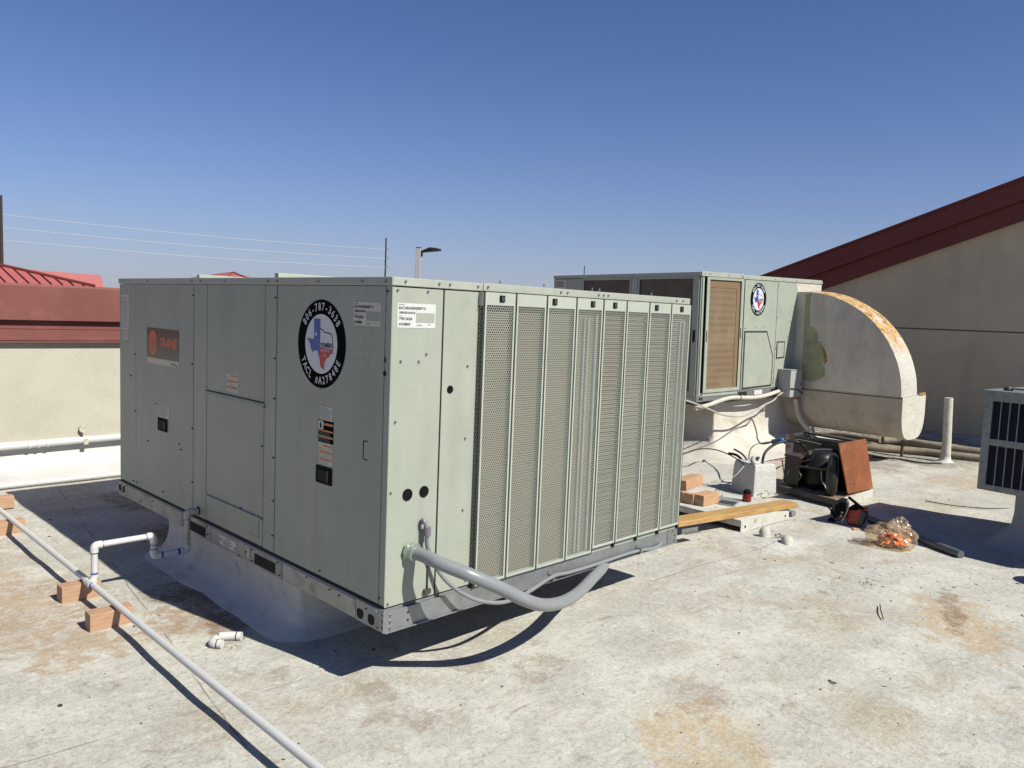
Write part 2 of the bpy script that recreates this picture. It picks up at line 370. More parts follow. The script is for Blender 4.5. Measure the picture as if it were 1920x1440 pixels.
    stain(7.6, -.2, .6, .4, 0, L(.50, .36, .24), .7, .8, 5); stain(9.5, 1.0, 2.0, 1.2, 0, L(.20, .15, .11), .8, .5, 2)
    stain(10.0, 2.5, 1.9, 1.35, -20, L(.07, .052, .04), .97, .5, 3)  # shade under the duct trough painted into the roof, with brown debris
    stain(3.58, -.02, .30, .26, 0, L(.86, .85, .82), .55, .9, 7)
    c = mix(ramp(fine, .50, .64, 0, .6), c, L(.33, .295, .25))
    c = mix(ramp(fine, .46, .36, 0, .55), c, L(.84, .82, .76))
    c = mix(ramp(scratch, .54, .66, 0, .7), c, L(.26, .235, .20))
    c = mix(ramp(scratch, .45, .34, 0, .5), c, L(.84, .82, .76))
    c = mix(ramp(grit, .53, .66, 0, .8), c, L(.20, .175, .15))
    c = mix(ramp(grit, .47, .36, 0, .6), c, L(.88, .86, .81))
    # sheet seams
    def seam(rot, off, pitch, wdt, st):
        nonlocal c
        mp = mapping(R(rot), (1, 1, 1), (off, 0, 0)); sx = n.new('ShaderNodeSeparateXYZ'); l.new(mp, sx.inputs[0])
        x = mul(sx.outputs[0], mul(mul(mid, .5, 'SUBTRACT'), .03), 'ADD')
        fr = mul(mul(x, pitch, 'PINGPONG'), 1.0)
        msk = mul(ramp(fr, wdt, wdt*.3, 0, st), ramp(noise(2.1, 4), .42, .55))
        c = mix(msk, c, L(.22, .19, .165)); return fr
    s1 = seam(8, .62, 1.0, .006, .75); s2 = seam(95, .3, 1.9, .006, .7)
    l.new(c, b.inputs['Base Color'])
    hgt = mul(mul(fine, .35), mul(mid, .65), 'ADD'); hgt = mul(hgt, mul(grit, .12), 'ADD')
    hgt = mul(hgt, mul(ramp(s1, .012, .0), .12), 'ADD')
    bp = n.new('ShaderNodeBump'); bp.inputs['Strength'].default_value = .55; bp.inputs['Distance'].default_value = .018
    l.new(hgt, bp.inputs['Height']); l.new(bp.outputs[0], b.inputs['Normal'])
    return m_
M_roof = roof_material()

# ================================================================ SETTING
# far ground
mb = MB(); mb.poly([(-1500, -1500, -5.4), (1500, -1500, -5.4), (1500, 1500, -5.4), (-1500, 1500, -5.4)])
tag(mb.build('ground', M_yard), kind='structure')
# roof deck with slight undulation
def gh(x, y):
    a = .0045*math.sin(2.1*x+1.3*y+.4)+.003*math.sin(5.3*y-2*x)+.0028*math.sin(7.1*x+3*y+1)+.0018*math.sin(13*y+2*x)
    a += .024*math.exp(-((x-3.60)**2+(y+.03)**2)/.028)
    return ZG+a
def grid_vals(lo, hi, f0, f1, fine, coarse):
    v = lo; out = [lo]
    while v < hi-1e-6:
        v += fine if f0 <= v < f1 else coarse; out.append(min(v, hi))
    return out
gx = grid_vals(-6, 12.0, -1.6, 6.2, .045, .3); gy = grid_vals(-7, 5.4, -2.6, 5.4, .045, .3)
V = [(x, y, gh(x, y)) for x in gx for y in gy]; ny = len(gy)
mb = MB(); mb.add(V, [(i*ny+j, (i+1)*ny+j, (i+1)*ny+j+1, i*ny+j+1) for i in range(len(gx)-1) for j in range(ny-1)], 0, True)
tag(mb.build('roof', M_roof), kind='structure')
# building body under the roof
mb = MB(); mb.box(-6.02, 11.95, -7.02, 5.38, -5.39, -.36)
tag(mb.build('building_body', M_tan), kind='structure')

# ---- parapet wall: cream stucco, maroon coping band, white membrane base
pw = empty('parapet_wall', (3, 5.4, ZG), label='cream stucco parapet wall with maroon band and white membrane base', cat='wall')
def ploc(o, root):
    o.parent = root; o.matrix_parent_inverse = Matrix.Translation(-Vector(root.location)); return o
def attach(root, *obs):
    inv = root.matrix_basis.inverted()
    for o in obs:
        for q in (o if isinstance(o, Group) else [o]): q.parent = root; q.matrix_parent_inverse = inv
X0, X1 = -6, 11.98
mb = MB(); mb.box(X0, X1, 5.4, 5.75, ZG-.1, .952); wall = mb.build('wall', M_stucco)
mb = MB()
prof = [(5.40, .957), (5.352, .957), (5.352, .985), (5.365, .990), (5.365, 1.055), (5.36, 1.06), (5.36, 1.072), (5.395, 1.078), (5.395, 1.132), (5.345, 1.138), (5.345, 1.440), (5.352, 1.455), (5.75, 1.462), (5.75, .957)]
mb.prism([(X0, y, z) for y, z in prof], (X1-X0, 0, 0)); band = mb.build('coping_band', M_maroon, fixn=True)
mb = MB(); N = 60
prof = [(5.399, .045), (5.385, .052), (5.375, .045), (5.372, -.03), (5.36, -.115), (5.32, -.165), (5.22, -.205), (5.1, -.235), (5.0, -.255), (4.93, -.266), (4.86, -.2745)]
V = []
for i in range(N+1):
    x = X0+(X1-X0)*i/N
    for k, (y, z) in enumerate(prof):
        wv = .006*math.sin(x*3+k)+.004*math.sin(x*9.1+k*2); V.append((x, y+(wv*3 if k > 4 else 0) - (0 if k > 3 else 0), z+(wv if 1 < k < len(prof)-1 else 0)))
n_ = len(prof)
mb.add(V, [(i*n_+j, i*n_+j+1, (i+1)*n_+j+1, (i+1)*n_+j) for i in range(N) for j in range(n_-1)], 0, True)
memb = mb.build('base_membrane', M_memb, fixn=True)
mb = MB(); mb.box(X0, X1, 5.345, 5.398, .938, .951); drip = mb.build('drip_strip', M_maroon)
attach(pw, wall, band, memb, drip)
# pipe along the wall
wp = empty('wall_pipe', (-2, 5.33, .03), label='white pipe fixed along the foot of the cream parapet wall', cat='pipe')
zp = lambda x: .022+.012*(x+.2)
mb = MB(); mb.tube([(x*.5-6, 5.32, zp(x*.5-6)) for x in range(0, 36)], .031, 12); a1 = mb.build('pipe', M_pvc)
mb = MB()
for x in (-.03, .04, .115): mb.tube([(x-.012, 5.32, zp(x)), (x+.012, 5.32, zp(x))], .037, 12)
a2 = mb.build('coupling', M_pvc)
mb = MB(); mb.disc((.43, 5.395, .125), (1, 0, 0), (0, 0, 1), .036, 16, 0, (0, -.03, 0)); mb.box(.418, .442, 5.34, 5.372, .03, .10); mb.box(.41, .45, 5.283, 5.30, -.01, .045)
a3 = mb.build('pipe_clamp', M_pvcold, bevel=.003)
attach(wp, a1, a2, a3)
mb = MB(); mb.tube([(-6, 4.93, -.232), (-1, 4.885, -.232), (-.25, 4.875, -.232), (2.5, 4.86, -.232)], .024, 12)
a1 = tag(mb.build('floor_pipe', M_pvc), 'white pipe lying on the roof along the parapet toe', 'pipe')

# ---- gable building on the right, wall plane x = 12
gb = empty('gable_building', (13, 0, ZG), label='tan stucco gable wall with dark red sloping eave beyond the large duct', cat='building')
ztop = lambda y: 3.66-.352*(y-.54)
def wallstrip(z0, z1f, y0, y1, x, th, m_, name):
    mb = MB(); mb.prism([(x, y0, z0), (x, y1, z0), (x, y1, z1f(y1)), (x, y0, z1f(y0))], (th, 0, 0)); return mb.build(name, m_, fixn=True)
obs = [wallstrip(-5.4, lambda y: 1.375, -9, 9, 12.0, .3, M_stucco2, 'wall')]
obs.append(wallstrip(1.375, lambda y: 1.398, -9, 9, 12.018, .28, mat('joint_shadow_tan', L(.26, .22, .165), .9), 'control_joint'))
obs.append(wallstrip(1.398, lambda y: ztop(y)-.3 if ztop(y)-.3 > 1.4 else 1.4, -9, 6.1, 12.0, .3, M_stucco2, 'upper_wall'))
mb = MB(); mb.prism([(11.80, -9, ztop(-9)-.33), (11.80, 9, ztop(9)-.33), (11.80, 9, ztop(9)-.02), (11.80, -9, ztop(-9)-.02)], (.06, 0, 0)); obs.append(mb.build('fascia', M_maroond, fixn=True))
mb = MB(); mb.prism([(11.88, -9, ztop(-9)-.60), (11.88, 9, ztop(9)-.62), (11.88, 9, ztop(9)-.335), (11.88, -9, ztop(-9)-.335)], (.11, 0, 0)); obs.append(mb.build('lower_fascia', M_maroond, fixn=True))
mb = MB(); mb.prism([(11.76, -9, ztop(-9)-.018), (11.76, 9, ztop(9)-.018), (11.76, 9, ztop(9)+.02), (11.76, -9, ztop(-9)+.02)], (9, 0, 0)); obs.append(mb.build('roof', M_maroond, fixn=True))
attach(gb, *obs)

# ================================================================ curbs
def curb(name, M4, x0, x1, y0, y1, zt, zb, fl, m_, label, seed=0, ncor=5):
    """coated roof curb: rounded box that flares out at the foot"""
    root = empty(name, label=label, cat='roof curb')
    H_ = zt-zb
    prof = [(0, zt), (0, zb+H_*.62), (.010, zb+H_*.42), (.03, zb+H_*.25), (fl*.42, zb+H_*.12), (fl*.75, zb+.022), (fl, zb+.004), (fl*1.25, zb-.012)]
    rnd = random.Random(seed); V = []; ring = None
    for k, (off, z) in enumerate(prof):
        pts = []; rad = .02+off*1.1
        for cx, cy, a0 in ((x1, y1, 0), (x0, y1, 90), (x0, y0, 180), (x1, y0, 270)):
            for q in range(ncor+1):
                a = R(a0+90*q/ncor)
                ccx = cx-math.copysign(.02, math.cos(R(a0+45))); ccy = cy-math.copysign(.02, math.sin(R(a0+45)))
                pts.append((ccx+rad*math.cos(a), ccy+rad*math.sin(a), z))
        # subdivide straight runs
        full = []
        for i in range(len(pts)):
            a, b_ = Vector(pts[i]), Vector(pts[(i+1) % len(pts)]); full.append(a)
            if (i+1) % (ncor+1) == 0:
                for t in range(1, 12): full.append(a.lerp(b_, t/12))
        if ring is None: ring = len(full)
        for i, p in enumerate(full):
            if k > 1:
                wob = math.sin(i*.7+seed)*.003+math.sin(i*2.3+k)*.002
                p = p+Vector((wob, wob*.7, 0))*(k/4)
            V.append(p)
    n_ = ring; F = [(k*n_+i, (k+1)*n_+i, (k+1)*n_+(i+1) % n_, k*n_+(i+1) % n_) for k in range(len(prof)-1) for i in range(n_)]
    mb = MB(); mb.add(V, F, 0, True); mb.add(V[:n_], [tuple(range(n_))])
    o = mb.build('curb_coating', m_, fixn=True); o.parent = root
    return root
root = curb('roof_curb', None, .05, 1.9, .78, 2.42, -.002, ZG, .13, M_curb, 'bluish white coated curb flaring out beneath the large near air unit', 1)

# ================================================================ MAIN UNIT (unit 1)
W, Ld, H = 2.186, 3.104, 1.5
U1 = empty('rooftop_unit', (0, 0, 0), label='large near sage green rooftop air unit with perforated coil guards', cat='air conditioner')
EPS = .0006
# core
mb = MB(); mb.box(.0, .47, 0, Ld, .098, 1.462); mb.box(.47, W, .075, Ld, .098, 1.462)
mb.build('inner_casing', M_seam, U1)
mb = MB(); mb.box(.002, W-.002, .002, Ld-.002, .0, .0975); mb.build('base_frame', M_galvd, U1)
# left face panels (x = 0)
PT = .006
def lpanel(name, y0, y1, z0, z1, m_=M_sage, t=PT):
    mb = MB(); mb.box(-t, -EPS, y0, y1, z0, z1); return mb.build(name, m_, U1, bevel=.0015)
ZB = .112
lpanel('corner_post', -.006, .034, ZB, 1.464)
pR = lpanel('side_panel', .039, .934, ZB, 1.462)
pM1 = lpanel('mullion', .942, 1.055, ZB, 1.462)
pU = lpanel('door_panel', 1.061, 1.727, .868, 1.462)
pL = lpanel('lower_door_panel', 1.061, 1.727, .262, .858)
pB = lpanel('hatch_panel', 1.060, 1.728, ZB+.003, .258)
pM2 = lpanel('mullion', 1.734, 1.905, ZB, 1.462)
pX = lpanel('side_panel', 1.913, 2.812, ZB, 1.462)
lpanel('side_panel', 2.815, Ld+.004, ZB, 1.462)
# drip rail across the door
mb = MB(); mb.prism([(-.006, 1.045, .864), (-.015, 1.045, .863), (-.018, 1.045, .848), (-.006, 1.045, .846)], (0, .69, 0)); mb.build('drip_rail', M_sage, U1, fixn=True)
mb = MB(); mb.prism([(-.006, 1.062, .268), (-.016, 1.062, .264), (-.016, 1.062, .254), (-.006, 1.062, .254)], (0, .66, 0)); mb.build('hatch_rail', M_sage, U1, fixn=True)
mb = MB(); mb.box(-.009, -.0065, 1.10, 1.104, .15, .25); mb.box(-.009, -.0065, 1.104, 1.19, .15, .154); mb.build('hatch_bead', M_sage, U1)
# front face (y = 0)
def fpanel(name, x0, x1, z0, z1, m_=M_sage, t=PT):
    mb = MB(); mb.box(x0, x1, -t, -EPS, z0, z1); return mb.build(name, m_, U1, bevel=.0015)
fpanel('front_panel', -.004, .2645, .105, 1.459)
fpanel('front_panel', .2735, .474, .105, 1.459)
# other sides
mb = MB(); mb.box(W+EPS, W+.006, .09, Ld-.02, .1, 1.462); mb.box(.02, W-.02, Ld+EPS, Ld+.006, .1, 1.462); mb.build('rear_panel', M_sage, U1)
# cap: flange boxes (front part lower, condenser part)
mb = MB()
mb.box(-.012, -.0062, -.012, Ld+.012, 1.4655, 1.4995); mb.box(-.0061, .492, -.012, -.0064, 1.4655, 1.4995)
mb.box(-.006, W+.01, -.006, Ld+.012, 1.464, 1.5)
mb.build('top_cap', M_cap, U1, bevel=.002)
mb = MB(); mb.box(.494, W+.012, -.013, -.0065, 1.466, 1.502); mb.build('cap_flange', M_cap, U1, bevel=.0015)
mb = MB(); mb.box(-.006, W, 1.835, 1.868, 1.5003, 1.519); mb.box(-.006, W, .93, .968, 1.5003, 1.522); mb.build('roof_rib', M_cap, U1, bevel=.002)
# screws
def screws(name, pts, nrm, r=.0065, m_=M_screw, parent=U1, d=.004):
    nrm = Vector(nrm); a = Vector((0, 0, 1)) if abs(nrm.z) < .9 else Vector((1, 0, 0)); u = nrm.cross(a).normalized(); v_ = u.cross(nrm)
    mb = MB()
    for p in pts:
        p = Vector(p)
        mb.disc(p, u, v_, r, 8, 0, nrm*d*.5); mb.disc(p+nrm*d*.5, u, v_, r*.6, 6, 0, nrm*d*1.5)
    o = mb.build(name, m_, parent, fixn=True); o['kind'] = 'stuff'; return o
fp_ = [(x, -.0062, z) for x, z in [(.179, 1.448), (.18, 1.182), (.045, 1.153), (.14, 1.151), (.418, 1.126), (.419, .798), (.42, .466), (.02, 1.447), (.2, .125), (.22, .115), (.45, .13), (.36, .128), (.012, .12), (.025, .9), (.012, .6)]]
fp_ += [(x, -.0122, 1.484) for x in (.055, .235, .295, .46)]+[(x, -.0134, 1.485) for x in (.52, 1.02, 1.07, 1.32, 1.36, 1.40, 2.05, 2.12)]
screws('screws', fp_, (0, -1, 0), .006)
lp = [(-.0066, y, z) for y, z in [(.95, 1.40), (.95, 1.1), (.95, .9), (.95, .6), (.95, .38), (.95, .2), (1.07, .64), (1.05, .845), (1.915, 1.4), (1.92, 1.0), (1.915, .62), (1.915, .3), (.025, 1.44), (.03, .14), (.5, .135), (1.3, .27), (1.1, .262), (1.72, .255), (2.35, .16), (2.82, .62), (2.82, 1.0), (2.9, .85), (2.85, .14), (2.79, .14), (1.9, .13), (2.45, .71), (2.1, .5), (2.08, .47), (2.6, .45)]]
lp += [(-.0124, y, 1.482) for y in (.03, .2, .55, .93, 1.02, 1.5, 1.8, 1.92, 2.6)]
screws('screws', lp, (-1, 0, 0), .0055, M_dkmetal)
screws('screws', [(x, -.008, 1.506) for x in (.6, .9, 1.27, 1.33, 1.8)], (0, 0, 1), .006, d=.007)
# holes and plugs
mb = MB()
for x, z, r_ in ((.32, 1.025, .017), (.10, .581, .026), (.19, .583, .025)): mb.disc((x, -.0095, z), (1, 0, 0), (0, 0, 1), r_, 24, 0, (0, .004, 0))
mb.build('knockout_plug', M_black, U1, fixn=True)
mb = MB()
mb.box(-.0075, -.0062, .026, .036, 1.145, 1.168); mb.disc((-.0068, .032, 1.10), (0, 1, 0), (0, 0, 1), .012, 12); mb.build('post_slot', M_blackmatte, U1)
mb = MB(); 
for a, b_ in (((.170, .72), (.174, .80)), ): mb.box(-.0078, -.0062, a[0], b_[0], a[1], b_[1])
mb.box(-.0078, -.0062, .140, .170, .796, .80); mb.box(-.0078, -.0062, .140, .170, .716, .72); mb.build('knockout_scribe', M_seam, U1)
# guards: perforated real mesh, eight panels
def perforated(mb, u0, u1, z0, z1, y, pitch=.0124, r=.0060, mi=0, axis='x', x=0):
    rr = pitch/math.sqrt(3); rowh = rr*1.5; rows = int((z1-z0)/rowh); cols = int((u1-u0)/pitch)
    sx = (u1-u0)/cols; sz = (z1-z0)/rows/rowh
    V = []; F = []
    for j in range(rows):
        for i in range(cols-(j % 2)):
            cx = u0+(i+.5+(.5 if j % 2 else 0))*sx; cz = z0+(j+.5)*rowh*sz; b = len(V)
            for q in range(6):
                a = math.pi/6+q*math.pi/3; V.append((cx+rr*sx/pitch*math.cos(a), y, cz+rr*sz*math.sin(a)))
            for q in range(6):
                a = math.pi/6+q*math.pi/3; V.append((cx+r*math.cos(a), y, cz+r*math.sin(a)))
            for q in range(6): F.append((b+q, b+(q+1) % 6, b+6+(q+1) % 6, b+6+q))
    if axis == 'y': V = [(x, -0+a, c) for a, _, c in V]
    mb.add(V, F, mi)
GX = [.484, .688, .902, 1.124, 1.343, 1.545, 1.757, 1.975, 2.186]
GYo = -.032
sqx = {0: .594, 2: .955, 3: 1.25, 4: 1.437, 6: 1.822, 7: 2.08}
for i in range(8):
    x0, x1 = GX[i]+.006, GX[i+1]-.006
    # foreshortened to the outer plane
    zb = .098 if i < 4 else .118
    mb = MB()
    perforated(mb, x0+.008, x1-.008, zb+.012, 1.405, GYo)
    mb.box(x0, x0+.010, GYo-.0012, GYo+.0008, zb, 1.462); mb.box(x1-.010, x1, GYo-.0012, GYo+.0008, zb, 1.462)
    mb.box(x0+.010, x1-.010, GYo-.0012, GYo+.0008, 1.404, 1.462); mb.box(x0+.010, x1-.010, GYo-.0012, GYo+.0008, zb, zb+.014)
    if i == 7: mb.box(x1-.0012, x1+.0002, GYo+.0009, -.0062, zb, 1.462)
    g_ = mb.build('guard_panel', M_guard, U1)
    if i in sqx:
        mb = MB(); xx = sqx[i]; mb.box(xx-.016, xx+.016, GYo-.006, GYo-.0014, 1.420, 1.450); mb.box(xx-.006, xx+.012, GYo-.0075, GYo-.0062, 1.424, 1.446, 1)
        q = mb.build('clip', [M_black, M_dkmetal], g_)
mb = MB(); perforated(mb, GYo, -.004, .18, 1.40, 0, axis='y', x=.4735, pitch=.0124); mb.box(.4728, .4742, GYo-.002, -.0065, 1.40, 1.462); mb.build('guard_side', M_guard, U1)
# support rails behind seams + lower rail, coil behind
mb = MB()
for gx_ in GX: mb.box(gx_-.0055, gx_+.0055, GYo+.0022, -.0065, .09, 1.46)
mb.build('guard_support', M_seam, U1)
mb = MB(); mb.box(.476, W-.01, -.006, .0749, .10, 1.462); mb.build('condenser_coil', M_coil, U1)
mb = MB()
for x in (1.215, 1.245): mb.tube([(x, -.015, .12), (x, -.015, 1.36)], .007, 10)
mb.tube([(1.31, -.016, .12), (1.31, -.016, 1.38)], .008, 10)
mb.tube([(2.10, -.016, .3), (2.10, -.016, 1.36)], .006, 8); mb.tube([(2.14, -.016, .12), (2.14, -.016, 1.36)], .007, 8)
mb.tube([(.505, -.016, .12), (.505, -.016, 1.40)], .006, 8)
mb.build('coil_header', mat('coil_header_bright', L(.62, .66, .64), .35, .6, noise=(30, .15)), U1)
mb = MB()
z = .14
while z < 1.43:
    mb.tube([(1.36, -.010, z), (2.08, -.010, z)], .0035, 5); z += .0254
o = mb.build('coil_tubes', M_coil, U1); o['kind'] = 'stuff'
# horizontal channel under guards
mb = MB(); mb.box(.48, W+.004, -.012, -.0005, .082, .108); mb.build('lower_channel', M_sage, U1)
# base rails: front side galvanised, left side sections
mb = MB(); mb.box(-.012, W+.01, -.016, -.0005, 0, .088); mb.box(-.012, W+.01, -.03, -.0162, 0, .004); mb.build('front_rail', M_galv, U1, bevel=.0015)
mb = MB(); mb.box(W+.0005, W+.014, 0, Ld, 0, .09); mb.box(0, W, Ld+.0005, Ld+.014, 0, .09); mb.build('rear_rail', M_galv, U1)
def lrail(name, y0, y1, z0, z1, m_, t): mb = MB(); mb.box(-t, -.0005, y0, y1, z0, z1); return mb.build(name, m_, U1, bevel=.0015)
lrail('side_rail', -.016, Ld+.016, .0, .097, M_galvd, .011)
lrail('rail_cover', .195, .828, .004, .088, M_rail, .0145); lrail('rail_cover', 2.05, 2.96, .004, .088, M_rail, .0145)
lrail('corner_bracket', -.018, .19, 0.0, .094, M_galv, .0145); lrail('corner_bracket', 2.965, Ld+.016, 0, .094, M_galv, .0145)
b1 = lrail('pocket_frame', .845, 1.17, 0.002, .092, M_galv, .0145); b2 = lrail('pocket_frame', 1.65, 1.99, 0.002, .092, M_galv, .0145)
lrail('rail_plate', 1.175, 1.645, 0.002, .090, M_galv, .0138)
mb = MB(); mb.box(-.0155, -.0146, .905, 1.125, .012, .068); mb.box(-.0155, -.0146, 1.715, 1.935, .012, .068); mb.build('fork_pocket', M_blackmatte, U1)
mb = MB()
for y, z in ((.156, .038), (.073, .036)): 
    pts = [(-.0157, y+.024*math.cos(a)*1.05, z+.024*max(-1, min(.82, math.sin(a)*1.15))) for a in [2*math.pi*k/20 for k in range(20)]]; mb.poly(pts[::-1])
for y, z in ((3.09, .05), (3.02, .05)): mb.disc((-.0157, y, z), (0, 1, 0), (0, 0, 1), .025, 16)
mb.build('lifting_hole', M_blackmatte, U1)
mb = MB()
for x, z in ((.115, .062), (.115, .028), (2.13, .03)): mb.disc((x, -.0168, z), (1, 0, 0), (0, 0, 1), .006, 12)
mb.build('rail_hole', M_blackmatte, U1)
mb = MB(); mb.box(-.0185, .05, -.0195, -.0165, 0, .092); mb.box(W-.09, W+.012, -.0195, -.0165, 0, .092); mb.build('corner_plate', M_galv, U1, bevel=.001)
screws('bracket_screws', [(.018, -.0197, z) for z in (.018, .046, .074)]+[(2.15, -.0197, .08), (2.17, -.0197, .05), (2.17, -.0197, .02)], (0, -1, 0), .007)
screws('bracket_screws', [(-.0148, y, z) for y, z in ((-.004, .02), (-.004, .046), (-.004, .074), (.115, .07), (.03, .01), (.03, .085), (3.06, .08), (3.06, .02), (2.99, .08), (2.99, .015))], (-1, 0, 0), .006)
screws('rail_screws', [(-.0148, y, z) for y, z in ((.6, .08), (.4, .075), (.32, .07), (.86, .02), (.88, .08), (1.15, .02), (1.15, .08), (1.68, .04), (1.7, .08), (1.22, .05), (1.3, .012), (2.5, .07), (2.7, .03))], (-1, 0, 0), .0045, M_dkmetal)

# ---- stickers on unit (flat prints)
def quad_x(mb, y0, y1, z0, z1, x, mi=0): mb.poly([(x, y0, z0), (x, y0, z1), (x, y1, z1), (x, y1, z0)], mi)
def quad_y(mb, x0, x1, z0, z1, y, mi=0): mb.poly([(x0, y, z0), (x1, y, z0), (x1, y, z1), (x0, y, z1)], mi)
def slab(name, pts, off, m_, parent): mb = MB(); mb.prism(pts, off); return mb.build(name, m_, parent, fixn=True)
def sticker_x(name, y0, y1, z0, z1, m_, parent=U1, x=-.0066): return slab(name, [(x, y0, z0), (x, y1, z0), (x, y1, z1), (x, y0, z1)], (-.0006, 0, 0), m_, parent)
# text lines: thin bars of small print
def lines_x(mb, y0, y1, z0, z1, n, x, mi=0, fill=.45, seed=0):
    rnd = random.Random(seed); h = (z1-z0)/n
    for k in range(n):
        zc = z0+(k+.5)*h; y = y1
        end = y0+(y1-y0)*rnd.uniform(0, .3)
        while y > end:
            wl = rnd.uniform(.06, .16)*(y1-y0); a = max(y-wl, end)
            quad_x(mb, a, y, zc-h*fill/2, zc+h*fill/2, x, mi); y = a-.018*(y1-y0)
        
# badge
s = sticker_x('maker_badge', 2.115, 2.617, .997, 1.187, M_tdark)
mb = MB(); cy, cz = 2.52, 1.095
for k in range(40):
    pass
ell = [(-.0078, cy+.072*math.cos(2*math.pi*k/32), cz+.078*math.sin(2*math.pi*k/32)) for k in range(32)]
mb.poly(ell[::-1])
text_geo(mb, 'TRANE', (-.0078, 2.415, 1.098), (0, -1, 0), (0, 0, 1), .082, 0, 'LEFT', .035, .25, 1.02)
mb.build('badge_lettering', M_torange, s, fixn=False)
mb = MB()
for k in range(8):
    zz = cz+.018-k*.0105; hw = .072*math.sqrt(max(0, 1-((zz-cz)/.078)**2))
    quad_x(mb, cy-hw*.15-k*.001, cy+hw*1.0, zz-.0016, zz+.0016, -.0081)
    quad_x(mb, cy-hw*1.0, cy-hw*.3, zz+.006-.0014, zz+.006+.0014, -.0081)
mb.build('globe_lines', M_tdark, s)
s = sticker_x('badge_strip', 2.115, 2.617, .960, .9965, M_silver)
mb = MB(); mb.tube(curve([(-.0078, 2.24-.012*k, .978+.007*math.sin(k*2.1)-.001*k+(.006 if k == 0 else 0)) for k in range(10)], 4), .0013, 4); mb.build('script_mark', M_print, s)

# round company logo, generic frame: point(u,v) in units of radius
TEX_B = [(-.30, .57), (-.03, .567), (-.03, -.23), (-.045, -.33), (-.11, -.215), (-.16, -.15), (-.285, -.17), (-.325, -.215), (-.43, -.12), (-.445, -.03), (-.61, .11), (-.30, .10)]
TEX_R = [(-.03, -.07), (.50, -.10), (.50, -.19), (.385, -.215), (.355, -.28), (.25, -.31), (.18, -.39), (.16, -.47), (.16, -.575), (.12, -.575), (.0, -.52), (-.03, -.43), (-.045, -.33)]
TEX_O = [(-.03, .345), (.08, .315), (.14, .27), (.28, .262), (.42, .245), (.46, .215), (.465, .14), (.50, .02), (.50, -.10)]
def make_logo(parent, P, n, sc):
    """P(u,v,d): logo-plane coords in radii (u to the right seen from outside), d metres proud"""
    o_ = P(0, 0, 0); U = (P(1, 0, 0)-o_).normalized(); Vv = (P(0, 1, 0)-o_).normalized()
    ru = (P(1, 0, 0)-o_).length; rv = (P(0, 1, 0)-o_).length
    circ = lambda rr, d, k=56: [P(rr*math.cos(2*math.pi*i/k), rr*math.sin(2*math.pi*i/k), d) for i in range(k)]
    mb = MB(); mb.prism(circ(1, .0002), P(0, 0, .0008)-P(0, 0, 0)); lg = mb.build('round_logo', M_print, parent, fixn=True)
    mb = MB(); mb.poly(circ(.672, .0014)); mb.build('logo_field', M_logow, lg)
    mb = MB(); mb.poly([P(u, v, .0018) for u, v in TEX_B]); mb.build('state_blue', M_blue, lg)
    mb = MB(); mb.poly([P(u, v, .0018) for u, v in TEX_R]); mb.build('state_red', M_red, lg)
    mb = MB()
    for (a, b_), (c_, d_) in zip(TEX_O[:-1], TEX_O[1:]):
        nn = Vector((b_-d_, c_-a)).normalized()*.011
        mb.poly([P(a-nn.x, b_-nn.y, .0019), P(c_-nn.x, d_-nn.y, .0019), P(c_+nn.x, d_+nn.y, .0019), P(a+nn.x, b_+nn.y, .0019)])
    mb.build('state_outline', M_print, lg); mb = MB()
    text_geo(mb, 'VONBERG', P(-.01, -.025, .0023), U, Vv, .145*rv, 0, 'LEFT', .02, 0, .78)
    mb.build('company_name', M_print, lg)
    mb = MB()
    st = []
    for k in range(10):
        rr = .065 if k % 2 == 0 else .028; a = math.pi/2+k*math.pi/5; st.append(P(-.21+rr*math.cos(a), .215+rr*math.sin(a), .0023))
    mb.poly(st); mb.build('star', M_logow, lg); mb = MB()
    text_geo(mb, 'HEATING &', P(.0, -.145, .0024), U, Vv, .085*rv, 0, 'LEFT', .01, 0, .82)
    text_geo(mb, 'A/C', P(.11, -.245, .0024), U, Vv, .085*rv, 0, 'LEFT', .01, 0, .85)
    mb.build('trade_lettering', M_logow, lg); mb = MB()
    def arc(s_, a_mid, a_step, rad, up, size):
        for k, ch in enumerate(s_):
            a = a_mid+(k-(len(s_)-1)/2)*a_step*(-1 if up else 1)
            rdir = U*math.cos(a)+Vv*math.sin(a); tdir = U*(math.sin(a))-Vv*math.cos(a)
            if not up: rdir_, tdir_ = -rdir, -tdir
            else: rdir_, tdir_ = rdir, tdir
            text_geo(mb, ch, P(rad*math.cos(a), rad*math.sin(a), .0024), tdir_, rdir_, size, 0, 'CENTER', .0 if ch == '#' else .016, 0, .86)
    arc('806-787-3638', math.pi/2, .175, .835, True, .25*rv); mb.build('phone_number', M_logow, lg)
    mb = MB(); arc('TACL #A27848E', -math.pi/2, .180, .835, False, .24*rv); mb.build('licence_number', M_logow, lg)
    return lg
make_logo(U1, lambda u, v, d: Vector((-.0066-d, .527-u*.203, 1.1955+v*.203)), (-1, 0, 0), .2)

